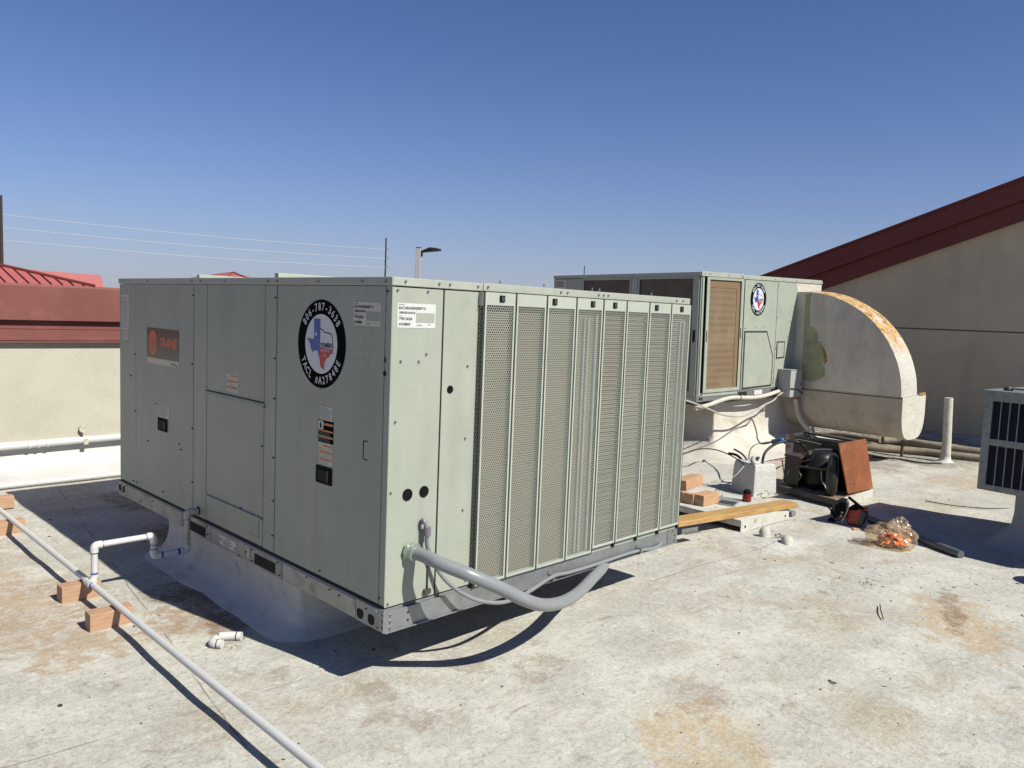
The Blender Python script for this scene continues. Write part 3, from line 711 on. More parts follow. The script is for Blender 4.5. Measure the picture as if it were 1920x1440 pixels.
# model labels
def model_label(parent, P, nm='model_label', m_=M_white):
    """P(u,v,d) u 0..1 right, v 0..1 up"""
    mb = MB(); mb.prism([P(0, 0, 0), P(1, 0, 0), P(1, 1, 0), P(0, 1, 0)], P(0, 0, .0006)-P(0, 0, 0)); s = mb.build(nm, m_, parent, fixn=True)
    hh = (P(0, 1, 0)-P(0, 0, 0)).length; U = P(1, 0, 0)-P(0, 0, 0); Vv = P(0, 1, 0)-P(0, 0, 0)
    q = lambda mb, a, b_, c_, d_, dd=.0012: mb.poly([P(a, c_, dd), P(b_, c_, dd), P(b_, d_, dd), P(a, d_, dd)])
    mb = MB()
    text_geo(mb, 'EAC240A3E0A0000*10', P(.03, .80, .0012), U, Vv, hh*.16, 0, 'LEFT', .02, 0, .9)
    text_geo(mb, '17451263JA', P(.03, .365, .0012), U, Vv, hh*.16, 0, 'LEFT', .02, 0, .9)
    rnd = random.Random(5)
    for (a, b_, z0, z1) in ((.05, .46, .57, .66), (.04, .34, .09, .20)):
        x = a
        while x < b_: 
            w_ = rnd.choice((.004, .007, .011)); q(mb, x, x+w_, z0, z1); x += w_+rnd.choice((.006, .01))
    q(mb, .03, .18, .93, .945); q(mb, .5, .64, .10, .12); q(mb, .8, .87, .13, .15); q(mb, .03, .12, .47, .485)
    mb.build('print', M_print, s)
    mb = MB(); q(mb, .48, .975, .22, .62); mb.build('blank_patch', M_patch, s)
    return s
model_label(U1, lambda u, v, d: Vector((-.0066-d, .269-u*.201, 1.292+v*.101)), m_=M_white2)
model_label(U1, lambda u, v, d: Vector((.021+u*.203, -.0066-d, 1.293+v*.102)))
# paper labels on far left
s = sticker_x('instruction_sheet', 2.937, 3.068, 1.155, 1.39, M_white2)
mb = MB(); lines_x(mb, 2.945, 3.06, 1.165, 1.38, 22, -.0076, 0, .4, 3); mb.build('print', M_grayprint, s)
s = sticker_x('instruction_sheet', 2.95, 3.045, 1.09, 1.146, M_white2); mb = MB(); lines_x(mb, 2.96, 3.03, 1.10, 1.14, 6, -.0076, 0, .4, 4); mb.build('print', M_grayprint, s)
s = sticker_x('paper_tag', 2.262, 2.452, .632, .717, M_white2); mb = MB(); lines_x(mb, 2.27, 2.445, .637, .713, 10, -.0076, 0, .45, 5); mb.build('print', M_grayprint, s)
s = sticker_x('warning_label', 1.347, 1.478, .885, .982, M_white2)
mb = MB()
for z in (.905, .938, .968): quad_x(mb, 1.35, 1.475 if z < .96 else 1.44, z, z+.010, -.0076)
mb.build('heading', M_warn, s); mb = MB(); lines_x(mb, 1.352, 1.473, .887, .965, 12, -.0075, 0, .3, 8); mb.build('print', M_grayprint, s)
s = sticker_x('data_label', .421, .526, .848, .911, M_white2); mb = MB(); lines_x(mb, .425, .522, .85, .908, 9, -.0076, 0, .45, 9); mb.build('print', M_grayprint, s)
s = sticker_x('hazard_label', .409, .536, .744, .847, M_print)
mb = MB(); quad_x(mb, .412, .49, .825, .836, -.0076); quad_x(mb, .412, .533, .795, .803, -.0076); quad_x(mb, .412, .533, .766, .776, -.0076); mb.build('heading', M_warn, s)
mb = MB(); quad_x(mb, .494, .533, .805, .843, -.0076); mb.build('pictogram', M_white, s)
mb = MB(); mb.disc((-.0080, .515, .833), (0, 1, 0), (0, 0, 1), .006, 6); mb.poly([(-.008, .505, .812), (-.008, .512, .83), (-.008, .524, .826), (-.008, .520, .808)]); mb.build('pictogram_mark', M_print, s)
mb = MB(); lines_x(mb, .414, .532, .748, .792, 7, -.0077, 0, .3, 12); mb.build('print', M_grayprint, s)
s = sticker_x('caution_label', .415, .528, .640, .7435, M_white2)
mb = MB()
for z in (.725, .695, .662): quad_x(mb, .418, .495 if z > .72 else .525, z, z+.010, -.0076)
mb.build('heading', M_warn, s); mb = MB(); mb.poly([(-.0077, .498, .706), (-.0077, .511, .736), (-.0077, .525, .706)]); mb.build('triangle', M_yellow, s)
mb = MB(); lines_x(mb, .419, .524, .642, .72, 12, -.0075, 0, .3, 14); mb.build('print', M_grayprint, s)
# residue ghost of a removed sticker
mb = MB(); rnd = random.Random(3)
for k in range(90):
    y = .11+rnd.random()*.13+rnd.gauss(0, .004); z = 1.11+rnd.random()*.16; h = rnd.uniform(.002, .014); quad_x(mb, y, y+rnd.uniform(.001, .004), z, z+h, -.0064)
o = mb.build('sticker_residue', mat('residue', L(.75, .74, .70), .8), U1); o['kind'] = 'stuff'
# pull handles
def handle(y0, y1, z0, z1):
    mb = MB(); mb.box(-.0125, -.0062, y0, y1, z0, z1); h = mb.build('recessed_handle', M_black, U1, bevel=.004)
    mb = MB(); w_ = y1-y0; mb.box(-.0138, -.0128, y0+w_*.18, y1-w_*.16, z0+.014, z1-.018); mb.build('handle_cavity', M_blackmatte, h)
    mb = MB(); mb.box(-.0150, -.0126, y0+w_*.18, y0+w_*.26, z0+.012, z1-.016); mb.build('handle_lip', M_dkmetal, h)
handle(2.285, 2.43, .545, .626); handle(.413, .546, .552, .634)
# rail label
s = sticker_x('rail_label', 1.328, 1.533, .022, .075, M_white, U1, -.0150)
mb = MB()
text_geo(mb, 'CAUTION', (-.0162, 1.43, .066), (0, -1, 0), (0, 0, 1), .012, 0, 'CENTER', .01)
for yc, sg in ((1.515, 1), (1.346, -1)): mb.disc((-.0162, yc, .036 if sg < 0 else .05), (0, 1, 0), (0, 0, 1), .009, 4)
lines_x(mb, 1.37, 1.49, .026, .058, 4, -.0161, 0, .35, 2); mb.build('print', M_print, s)
s = sticker_x('small_tag', 1.18, 1.205, .02, .075, M_white2, U1, -.0150)
# lug: drain stub hole
mb = MB(); mb.tube([(-.0068, 1.832, .146), (-.010, 1.832, .146)], .024, 14); mb.build('drain_grommet', M_black, U1)

# ---------------------------------------------------------------- white drain line with trap
dr = empty('drain_line', (-.6, 1.8, ZG), label='white pvc condensate drain line with trap running over the wood blocks', cat='pipe')
PR = .0167; LX = -.597; YP = 1.832
obs = []
mb = MB(); mb.tube([(LX+.03*math.sin(.5*(y))*.15, y, -.163-.002*math.sin(y*2)) for y in [-2.2+.3*k for k in range(0, 24)]], PR, 16); obs.append(mb.build('long_pipe', M_pvc))
xr, zt_ = -.572, .040
xm, zl = -.262, -.078; xu, zw = -.072, .146
path_pipe = lambda a, b_: MB().tube([a, b_], PR, 16)
obs.append(MB().tube([(xr, YP, -.163), (xr, YP, zt_)], PR, 16).build('riser_pipe', M_pvc))
obs.append(MB().tube([(xr, YP, zt_), (xm, YP, zt_)], PR, 16).build('cross_pipe', M_pvc))
obs.append(MB().tube([(xm, YP, zt_), (xm, YP, zl)], PR, 16).build('trap_pipe', M_pvc))
obs.append(MB().tube([(xm, YP, zl), (xu, YP, zl)], PR, 16).build('trap_pipe', M_pvc))
obs.append(MB().tube([(xu, YP, zl), (xu, YP, zw)], PR*.96, 16).build('upper_pipe', M_pvcold))
obs.append(MB().tube([(xu, YP, zw), (-.008, YP, zw)], PR, 16).build('outlet_stub', M_pvcold))
def elbow(c, d1, d2, m_=M_pvc, r=.0208, ln=.038):
    c = Vector(c); d1 = Vector(d1); d2 = Vector(d2)
    p = bend([c+d1*ln, c, c+d2*ln], .030, 8)
    return MB().tube(p, r, 16).build('elbow', m_)
X_, Z_ = Vector((1, 0, 0)), Vector((0, 0, 1))
obs += [elbow((xr, YP, zt_), -Z_, X_), elbow((xm, YP, zt_), -X_, -Z_), elbow((xm, YP, zl), Z_, X_), elbow((xu, YP, zl), -X_, Z_), elbow((xu, YP, zw), -Z_, X_, M_pvcold)]
# tee
obs.append(MB().tube([(LX, YP-.042, -.163), (LX, YP+.042, -.163)], .0212, 16).build('tee', M_pvc))
obs.append(MB().tube([(LX+.01, YP, -.163), (xr, YP, -.13), (xr, YP, -.118)], .0210, 16).build('tee_branch', M_pvc))
mb = MB()
for a, d_ in (((xr, YP, -.113), Z_), ((xr, YP, zt_-.040), -Z_), ((xr+.042, YP, zt_), X_*.35), ((xm-.042, YP, zt_), X_*.35), ((xm, YP, -.012), Z_*.4), ((xm, YP, zl+.042), Z_*.4), ((xm+.045, YP, zl), X_*1.2), ((xu-.05, YP, zl), X_*1.6), ((xu, YP, zw-.042), -Z_*.3)):
    a = Vector(a); mb.tube([a-d_*.004, a+d_*.004], .0180, 16)
mb.tube([(LX, YP-.050, -.163), (LX, YP-.044, -.163)], .0180, 16)
obs.append(mb.build('primer_ring', M_primer))
attach(dr, *obs)
# wood blocks under it
blk_lab = [(-.725, -.522, 1.402, 'second wood block toward the camera, under the drain pipe, knot free front'),
           (-.716, -.518, 1.888, 'wood block directly under the tee of the white drain pipe'),
           (-.74, -.508, 3.45, 'wood block under the drain pipe, third one back from the camera'),
           (-.60, -.398, 4.235, 'wood block under the drain pipe just before the parapet foot')]
blk_lab[0] = blk_lab[0][:3]+('wood block under the white drain pipe on the near side of the tee',)
for k, (x0, x1, y, lab) in enumerate(blk_lab):
    cx = (x0+x1)/2; mb = MB(); mb.box(-(x1-x0)/2, (x1-x0)/2, 0, .088, 0, .092)
    o = mb.build('wood_block', M_wood, bevel=.003); o.location = (cx, y, ZG-.002); o.rotation_euler = (0, 0, R((-2, 1, 3, -3)[k]))
    tag(o, lab, 'wood block', 'wood blocks under the drain line')

# ---------------------------------------------------------------- conduits on the front
bc = empty('large_conduit', (.118, 0, .333), label='thick grey electrical conduit curving out of the near unit and under it', cat='conduit')
pts = [(.117, -.006, .333), (.135, -.06, .328)]
for px, py, yy in ((817, 1052.5, -.155), (852, 1067, -.225), (888, 1081, -.285), (941, 1104, -.335), (980, 1123, -.358), (1015.4, 1134, -.345), (1051, 1130, -.29), (1082.7, 1112.7, -.205), (1107.5, 1088, -.11), (1132, 1060, .0)):
    p = HY(px, py, yy); pts.append(tuple(p))
pts += [(pts[-1][0]+.12, .16, -.07), (pts[-1][0]+.2, .3, -.12)]
o1 = MB().tube(curve(pts, 8), .0295, 20).build('conduit', M_gpvc)
d0 = (Vector(pts[1])-Vector(pts[0])).normalized(); p0 = Vector(pts[0])
o2 = MB().tube([p0-d0*.002, p0+d0*.010], .043, 8, smooth=False).tube([p0+d0*.0102, p0+d0*.03], .0375, 24).tube([p0+d0*.0302, p0+d0*.036], .040, 24).build('conduit_fitting', M_lgal)
attach(bc, o1, o2)
sc_ = empty('small_conduit', (.2, 0, .44), label='thin grey conduit strapped along the lower rail of the near unit', cat='conduit')
pts = [HY(792, 978, -.006), HY(794, 975, -.028), HY(799, 985, -.038), HY(801, 1003, -.038), HY(801, 1022, -.035), HY(810, 1047, -.035), HY(822, 1070, -.045), HY(840, 1092, -.065), HY(867, 1112.7, -.085), HY(902, 1127, -.11), HY(945, 1129, -.12), HY(987, 1112, -.09), HY(1036, 1081, -.045), HY(1065, 1074, -.035), HY(1100, 1064, -.032), HY(1136, 1052, -.03), HY(1171, 1040, -.03), HY(1200, 1032, -.03), HY(1222, 1029, -.03), HY(1236, 1023, -.03), HY(1240, 1012, .02), HY(1235, 1000, .12)]
o1 = MB().tube(curve(pts, 5), .0095, 12).build('conduit', M_gpvc)
q = [HY(801, y_, -.037) for y_ in (988, 1004)]
o2 = MB().tube(q, .0165, 14).build('conduit_fitting', mat('purple_grey_pvc', L(.20, .19, .24), .35))
mb = MB()
for px, py in ((1036, 1081), (1199.6, 1031)):
    p = HY(px, py, -.032); mb.box(p.x-.008, p.x+.008, p.y-.016, -.0168, p.z-.014, p.z+.014); mb.box(p.x-.02, p.x-.009, -.022, -.0169, p.z+.004, p.z+.028)
o3 = mb.build('strap', M_screw, bevel=.002)
q = [HY(782, 1093, -.008)]
mb = MB(); p = HY(801, 1105, -.012); mb.tube([p+Vector((0, 0, .16)), p], .0035, 6); mb.box(p.x-.02, p.x+.016, -.02, -.0068, p.z-.02, p.z+.002)
o4 = mb.build('ground_wire', M_dkmetal)
attach(sc_, o1, o2, o3, o4)

# ================================================================ UNIT 2
U2 = empty('rooftop_unit', label='farther sage green rooftop air unit joined to the curved duct', cat='air conditioner')
U2.location = (6.091, 2.3, .421)
Rz = Matrix.Rotation(R(-5.283), 3, 'Z'); Ry = Matrix.Rotation(R(-1.129), 3, 'Y'); Rx = Matrix.Rotation(R(-.444), 3, 'X')
U2M = (Rz @ Ry @ Rx).to_4x4(); U2M.translation = U2.location; U2.matrix_basis = U2M
U2I = U2M.inverted(); I3 = U2I.to_3x3()
def hl(px, py, ax, val):
    d = I3 @ ray(px, py); o_ = U2I @ Vector(CAM); return o_+d*((val-o_[ax])/d[ax])
W2, L2, H2 = 2.655, 2.49, 1.518
def P2(name, m_, bevel=.002, fixn=False, **k):
    return None
def bx(name, m_, *boxes, parent=U2, bevel=.0015):
    mb = MB()
    for b_ in boxes: mb.box(*b_)
    return mb.build(name, m_, parent, bevel=bevel)
bx('inner_casing', M_seam, (.05, W2, .05, L2, .1, 1.47), (.86, W2, .002, .0495, .1, 1.47), (.002, .0495, 1.91, L2, .1, 1.47), bevel=0)
bx('top_cap', M_cap, (-.006, W2+.006, -.006, L2+.006, 1.478, 1.512))
bx('cap_flange', M_cap, (.82, W2+.008, -.014, -.0065, 1.462, 1.498), (-.008, .80, -.016, -.0065, 1.466, 1.520), (-.014, -.0065, 0, L2+.006, 1.47, 1.512))
bx('roof_sheet', M_cap, (.3, .82, .3, 1.2, 1.513, 1.53))
bx('corner_post', M_sage2, (.0, .012, -.004, .012, .07, 1.468), (.030, .060, -.004, .012, .07, 1.468))
# condenser screen frames, lit side
def frame_y(x0, x1, z0, z1, b, m_fr, m_in):
    fr = bx('screen_frame', m_fr, (x0, x0+b, -.012, .0, z0, z1), (x1-b, x1, -.012, 0, z0, z1), (x0+b, x1-b, -.012, 0, z0, z0+b*.8), (x0+b, x1-b, -.012, 0, z1-b*.6, z1))
    bx('coil_screen', m_in, (x0+b-.002, x1-b+.002, .008, .02, z0+.02, z1-.02), parent=fr, bevel=0)
    return fr
fr = frame_y(.105, .84, .10, 1.462, .052, M_sage2, M_coil2)
bx('handle_slot', mat('slot_brown', L(.06, .035, .025), .8), (.118, .138, -.0135, -.0122, .70, .83), (.795, .815, -.0135, -.0122, .74, .865), parent=fr)
# faint inner frame of the coil behind the screen
bx('coil_edge', mat('coil_edge_tan', L(.235, .15, .08), .8), (.17, .76, .004, .0078, 1.34, 1.42), (.715, .785, .004, .0078, .13, 1.34), bevel=0)
bx('side_panel', M_sage2, (.868, 1.584, -.006, -.0005, .10, 1.462)); bx('end_panel', M_sage2, (1.592, W2, -.006, -.0005, .10, 1.462))
# gasketed access doors
def gasket(pts, y, wd, m_g, m_p, name, parent=U2):
    c_ = Vector((sum(p[0] for p in pts)/len(pts), 0, sum(p[1] for p in pts)/len(pts)))
    mb = MB(); mb.prism([(p[0], y, p[1]) for p in pts], (0, -.003, 0)); g_ = mb.build(name+'_gasket', m_g, parent, fixn=True)
    ins = []
    n_ = len(pts)
    for i in range(n_):
        a, b_, c2 = Vector(pts[i-1]), Vector(pts[i]), Vector(pts[(i+1) % n_])
        n1 = Vector((-(b_-a).y, (b_-a).x)).normalized(); n2 = Vector((-(c2-b_).y, (c2-b_).x)).normalized()
        nn = (n1+n2); nn = nn/(nn.length**2/2)
        ins.append(b_+nn*wd)
    mb = MB(); mb.prism([(p.x, y-.0031, p.y) for p in ins], (0, -.002, 0)); mb.build(name, m_p, g_, fixn=True)
pts_door = [(.889, .105), (1.545, .119), (1.55, .508), (1.386, .828), (.889, .83)]
gasket(pts_door, -.0062, .022, M_seam, M_sage2, 'access_door')
gasket([(1.620, .468), (1.808, .476), (1.811, .694), (1.620, .694)], -.0062, .018, M_seam, M_sage2, 'small_hatch')
# sealant at the end where the duct meets
mb = MB(); mb.prism([(2.01, -.0062, 1.447), (2.045, -.0062, 1.36), (2.03, -.0062, 1.2), (2.06, -.0062, .9), (2.6, -.0062, .9), (2.65, -.0062, 1.447)], (0, -.003, 0)); mb.build('sealant_coat', M_sealant, U2, fixn=True)
make_logo(U2, lambda u, v, d: Vector((1.160+u*.172, -.0064-d, 1.222+v*.205)), (0, -1, 0), .2)
screws('screws', [(x, -.0065, z) for x, z in ((.9, .86), (1.12, .87), (1.3, .87), (1.60, 1.41), (1.6, 1.0), (1.6, .6), (1.6, .2), (1.93, 1.15), (1.9, .95), (1.87, .75), (1.57, .3), (1.57, .16), (2.3, 1.43))]+[(x, -.0166, 1.495) for x in (.05, .12, .16, .5, .77)]+[(x, -.0146, 1.482) for x in (.9, 1.2, 1.5, 1.7, 2.0, 2.4)], (0, -1, 0), .006, M_dkmetal, U2)
# rail
bx('base_rail', M_galv, (0, W2, .0, .02, 0, .0985), (.0, .02, .0205, L2, 0, .0985), (W2-.02, W2, .02, L2, 0, .0985), (0.02, W2-.02, L2-.02, L2, 0, .0985))
bx('rail_trim', M_sage2, (.10, .80, -.008, -.0005, .058, .088), bevel=0)
bx('rail_pocket', M_blackmatte, (.83, 1.02, -.0012, -.0004, .02, .075), (1.55, 1.74, -.0012, -.0004, .02, .08), bevel=0)
bx('rail_label', M_white, (1.17, 1.345, -.006, -.0012, .022, .082), bevel=0)
bx('corner_bracket', M_galv, (-.008, .10, -.012, -.0006, -.002, .07), (-.012, -.0006, -.01, .12, -.002, .07))
mb = MB()
for x in (.05, .09): mb.disc((x-.005, -.0135, .035), (1, 0, 0), (0, 0, 1), .018, 12, 0, (0, .001, 0))
mb.build('lifting_hole', M_blackmatte, U2)
bx('bottom_pan', M_dkmetal, (.01, W2-.05, .03, L2-.05, -.04, -.002), bevel=0)
# shaded left side of unit 2 (local x = 0)
def frame_x(y0, y1, z0, z1, b, b1=None):
    b1 = b1 or b
    fr = bx('screen_frame', M_sage2, (-.012, 0, y0, y0+b, z0, z1), (-.012, 0, y1-b1, y1, z0, z1), (-.012, 0, y0+b, y1-b1, z0, z0+b*.7), (-.012, 0, y0+b, y1-b1, z1-.03, z1))
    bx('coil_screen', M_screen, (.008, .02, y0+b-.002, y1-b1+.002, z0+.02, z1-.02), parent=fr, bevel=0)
    return fr
fr = frame_x(.018, .955, .06, 1.468, .085, .03)
bx('handle_slot', M_blackmatte, (-.0135, -.0122, .045, .085, .70, .84), parent=fr)
bx('mullion', M_sage2, (-.010, 0, .962, 1.05, .06, 1.468))
frame_x(1.055, 1.93, .06, 1.468, .03)
bx('side_panel', M_sage2, (-.008, -.0, 1.935, 2.22, .1, 1.462)); bx('side_panel', M_sage2, (-.008, 0, 2.226, L2, .1, 1.462))
s = bx('model_label', M_white2, (-.0092, -.0082, 2.245, 2.46, 1.33, 1.445), bevel=0)
mb = MB(); lines_x(mb, 2.26, 2.45, 1.35, 1.435, 6, -.0096, 0, .5, 4); mb.build('print', M_print, s)
# curb 2 (built in the unit's frame)
c2 = curb('roof_curb', None, .50, 2.58, .10, 2.3, -.03, -.691, .42, M_curb2, 'tall stained white curb beneath the farther air unit', 4)
c2.matrix_basis = U2M.copy()

# disconnect box on unit 2
db = empty('disconnect_box', label='grey electrical disconnect box on the end of the farther unit', cat='electrical box'); db.matrix_basis = U2M.copy()
bx('box_body', mat('box_grey', L(.44, .46, .45), .5, 0, noise=(8, .06)), (1.69, 1.965, -.19, -.008, -.02, .325), parent=db, bevel=.003)
bx('box_lid', M_sage2, (1.685, 1.97, -.196, -.006, .326, .334), parent=db)
bx('latch', M_galvd, (1.93, 1.945, -.198, -.191, .12, .17), parent=db)
# duct elbow in unit frame
DX0, DX1 = 2.05, 2.46
du = empty('duct_elbow', label='large curved coated metal duct with peeling orange foam on its top edge', cat='duct'); du.matrix_basis = U2M.copy()
cy0, cz0, ry, rz_ = -.10, .085, 1.34, 1.255
arcp = [(cy0-ry*math.sin(math.pi/2*k/28), cz0+rz_*math.cos(math.pi/2*k/28)) for k in range(29)]
def radj(k): return 1
mb = MB(); prof = [(-.006, cz0)]+[(-.006, cz0+rz_)]+arcp
mb.prism([(DX0, y, z) for y, z in prof], (DX1-DX0, 0, 0)); mb.build('elbow_body', M_duct, du, fixn=True)
# thick coated rim following the arc
def rim_material():
    m_ = bpy.data.materials.new('coat_over_orange_foam'); m_.use_nodes = True; n = m_.node_tree.nodes; l = m_.node_tree.links
    b = n['Principled BSDF']; b.inputs['Roughness'].default_value = .9; tc = n.new('ShaderNodeTexCoord')
    sx = n.new('ShaderNodeSeparateXYZ'); l.new(tc.outputs['Object'], sx.inputs[0])
    def nz(sc, det=8): 
        t = n.new('ShaderNodeTexNoise'); t.inputs['Scale'].default_value = sc; t.inputs['Detail'].default_value = det; t.inputs['Roughness'].default_value = .7; l.new(tc.outputs['Object'], t.inputs['Vector']); return t.outputs[0]
    def mr(v, a, bb, lo=0, hi=1):
        q = n.new('ShaderNodeMapRange'); l.new(v, q.inputs[0])
        for i, x in enumerate((a, bb, lo, hi)): q.inputs[i+1].default_value = x
        return q.outputs[0]
    def mth(a, bb, op):
        q = n.new('ShaderNodeMath'); q.operation = op
        for i, v in ((0, a), (1, bb)):
            if isinstance(v, (int, float)): q.inputs[i].default_value = v
            else: l.new(v, q.inputs[i])
        return q.outputs[0]
    def mix(f, a, bb):
        x = n.new('ShaderNodeMix'); x.data_type = 'RGBA'; l.new(f, x.inputs[0])
        for i, v in ((6, a), (7, bb)):
            if isinstance(v, tuple): x.inputs[i].default_value = v
            else: l.new(v, x.inputs[i])
        return x.outputs[2]
    # foam where the coating has weathered off: upper part of the bend, ragged
    f = mth(mr(sx.outputs[2], .56, .80), mth(mr(sx.outputs[0], 2.47, 2.40), 1, 'MULTIPLY'), 'MULTIPLY')
    f = mth(f, mr(nz(7), .36, .52), 'MULTIPLY'); f = mth(f, mr(nz(26), .33, .45), 'MULTIPLY')
    c = mix(mr(nz(24), .54, .72), L(.70, .67, .61), L(.46, .41, .35))
    fo = mix(mr(nz(18), .42, .58), L(.85, .52, .16), L(.36, .16, .04)); fo = mix(mr(nz(50), .6, .7), fo, L(.06, .03, .01))
    c = mix(f, c, fo); l.new(c, b.inputs['Base Color'])
    bp = n.new('ShaderNodeBump'); bp.inputs['Strength'].default_value = 1; bp.inputs['Distance'].default_value = .02; l.new(nz(35), bp.inputs['Height']); l.new(bp.outputs[0], b.inputs['Normal'])
    return m_
def rim(t0, t1, x0, x1, d0, d1, m_, name, rough=.004, seed=1):
    rnd = random.Random(seed); mb = MB(); n_ = max(6, int(40*(t1-t0))); nx = 8; V = []
    for i in range(n_+1):
        a = math.pi/2*(t0+(t1-t0)*i/n_); sy, sz = math.sin(a), math.cos(a)
        for j in range(nx+1):
            e = d1 if 0 < j < nx else d0
            e += rnd.uniform(-rough, rough) if 0 < j < nx else 0
            xx = x0+(x1-x0)*(j/nx)+ (rnd.uniform(-rough, rough) if j in (0, nx) else 0)
            V.append((xx, cy0-(ry+e)*sy, cz0+(rz_+e)*sz))
    F = [(i*(nx+1)+j, i*(nx+1)+j+1, (i+1)*(nx+1)+j+1, (i+1)*(nx+1)+j) for i in range(n_) for j in range(nx)]
    mb.add(V, F, 0, True); return mb.build(name, m_, du, fixn=False)
rim(0, 1, DX0-.004, DX1+.004, -.002, .012, rim_material(), 'outer_sheet', .004, 2)
# flange plate where it meets the unit
mb = MB(); mb.prism([(DX0-.07, -.012, .085), (DX0-.002, -.10, .09), (DX0-.002, -.12, 1.32), (DX0-.07, -.012, 1.33)], (.0, .0, .0)) if False else None
mb = MB(); mb.add([(2.035, -.010, -.01), (2.035, -.01, 1.335), (DX0-.003, -.13, 1.338), (DX0-.003, -.16, .08)], [(0, 1, 2, 3)]); 
# olive bare patch on the flat side
gp = [(1540-16, 548), (1522, 548), (1518, 600), (1519, 611), (1529, 616), (1533, 624), (1534, 632), (1540, 645), (1545, 655), (1548, 668), (1548, 680), (1546, 690), (1547, 700), (1540, 710), (1528, 716), (1510, 716), (1505, 700), (1500, 690), (1503, 640), (1507, 600), (1511, 552), (1524, 549)]
gp = [(1522, 549), (1519, 575), (1518, 600), (1518, 611), (1528, 616), (1533, 624), (1534, 632), (1533, 638), (1540, 645), (1545, 655), (1548, 664), (1548, 678), (1543, 682), (1547, 692), (1546, 702), (1540, 710), (1528, 715), (1508, 714), (1503, 705), (1505, 660), (1508, 600), (1511, 552)]
rg = random.Random(6); gq = []
for (xa, ya), (xb, yb_) in zip(gp, gp[1:]+gp[:1]):
    for t in (0, .25, .5, .75):
        j = 1.1 if xa > 1512 or xb > 1512 else .2
        gq.append((xa+(xb-xa)*t+rg.uniform(-j, j), ya+(yb_-ya)*t+rg.uniform(-j, j)))
pp = [hl(x, y, 0, DX0-.0015) for x, y in gq]
mb = MB(); mb.poly(pp); mb.build('bare_patch', M_green, du)
mb = MB(); q = [hl(x, y, 0, DX0-.003) for x, y in ((1540, 645), (1546, 655), (1550, 668), (1551, 678), (1545, 683), (1544, 676), (1545, 668), (1542, 656))]; mb.poly(q); mb.build('foam_patch', M_foam, du)
mb = MB()
for yy in (633, 677): 
    a = hl(1503, yy-1, 0, DX0-.0025); b_ = hl(1546, yy+1, 0, DX0-.0025); mb.tube([a, b_], .004, 4)
mb.build('panel_crease', M_duct, du)
# white paint chip
mb = MB(); q = [hl(x, y, 0, DX0-.0015) for x, y in ((1607, 596), (1612, 591), (1618, 592), (1621, 598), (1618, 598), (1616, 595), (1611, 595))]; mb.poly(q); mb.build('paint_chip', M_white, du)
# lower trough: U-shaped section along local y
def trough(y0, y1, x0, x1, zt, zb, m_, name, end_m):
    n_ = 20; cx = (x0+x1)/2; hw = (x1-x0)/2
    prof = [(x1, zt), (x0, zt)]+[(cx-hw*math.copysign(abs(math.cos(math.pi*k/n_))**.62, math.cos(math.pi*k/n_)), (zt-.14)-(zt-.14-zb)*math.sin(math.pi*k/n_)**.72) for k in range(n_+1)]
    mb = MB(); n2 = len(prof)
    V = [(x, y0, z) for x, z in prof]+[(x, y1, z) for x, z in prof]
    mb.add(V, [(i, (i+1) % n2, (i+1) % n2+n2, i+n2) for i in range(n2)], 0, False)
    mb.add(V[:n2], [tuple(range(n2))], 1); mb.add(V[n2:], [tuple(range(n2-1, -1, -1))], 1)
    for i in range(len(mb.sm)): mb.sm[i] = (2 <= i < n2)
    return mb.build(name, [m_, end_m], du, fixn=True)
trough(-1.458, .3, DX0, 2.68, .083, -.45, mat('trough_coating', L(.62, .54, .43), .85, noise=(3, .1), dirt=(5, L(.42, .34, .25), .5, .75), bump=(20, .4, .008)), 'lower_trough', M_ductrim)
bx('trough_seam', M_seam, (DX0-.004, DX0+.001, -1.45, -.1, .062, .07), parent=du, bevel=0)
mb = MB(); 
rnd = random.Random(4)
for k in range(14): c_ = Vector((2.52+k*.012, -1.45+rnd.uniform(-.01, .02), .088+rnd.uniform(0, .015))); mb.lathe([(.001, -.014), (.016, -.006), (.018, .004), (.008, .013), (.001, .016)], c_, 7)
mb.build('foam_seal', M_foam, du)
bx('duct_foot', M_dkmetal, (2.385, 2.415, -1.35, -1.32, -.69, -.47), parent=du, bevel=.006); bx('foot_pad', M_sealant, (2.33, 2.46, -1.40, -1.28, -.469, -.40), parent=du, bevel=.01)

# big insulated line and cables of unit 2
def c10(x, y): return (1270+x*.1354, 720+y*.1354)
il = empty('insulated_line', label='white wrapped pipe sagging along the base rail of the farther unit', cat='pipe'); il.matrix_basis = U2M.copy()
pts = [hl(*c10(x, y), 1, -.05) for x, y in ((240, 345), (330, 322), (450, 285), (580, 235), (700, 200), (780, 188), (860, 188), (1000, 190), (1130, 180), (1250, 152), (1370, 112), (1490, 75))]
MB().tube(curve(pts, 5), .0255, 12).build('insulation', M_insul, il)
mb = MB(); 
for i in (6,): 
    p = pts[i]; mb.tube([p-Vector((.008, 0, 0)), p+Vector((.008, 0, 0))], .0285, 12)
mb.build('band', M_dkmetal, il)
pts = [hl(*c10(x, y), 1, -.10) for x, y in ((-260, 120), (-100, 165), (60, 210), (200, 255), (320, 300), (450, 355), (600, 418), (700, 440), (850, 450), (960, 430), (1080, 365), (1200, 290), (1320, 235), (1400, 160), (1490, 95))]
fc = tag(MB().tube(curve(pts, 5), .0105, 8).build('flexible_conduit', mat('pale_flex', L(.50, .45, .40), .6, noise=(30, .15))), 'thin pale flexible conduit drooping below the farther unit', 'conduit'); fc.matrix_basis = U2M.copy()
pw_ = empty('power_feed', label='grey feed pipes with a small junction box dropping from the disconnect box', cat='conduit'); pw_.matrix_basis = U2M.copy()
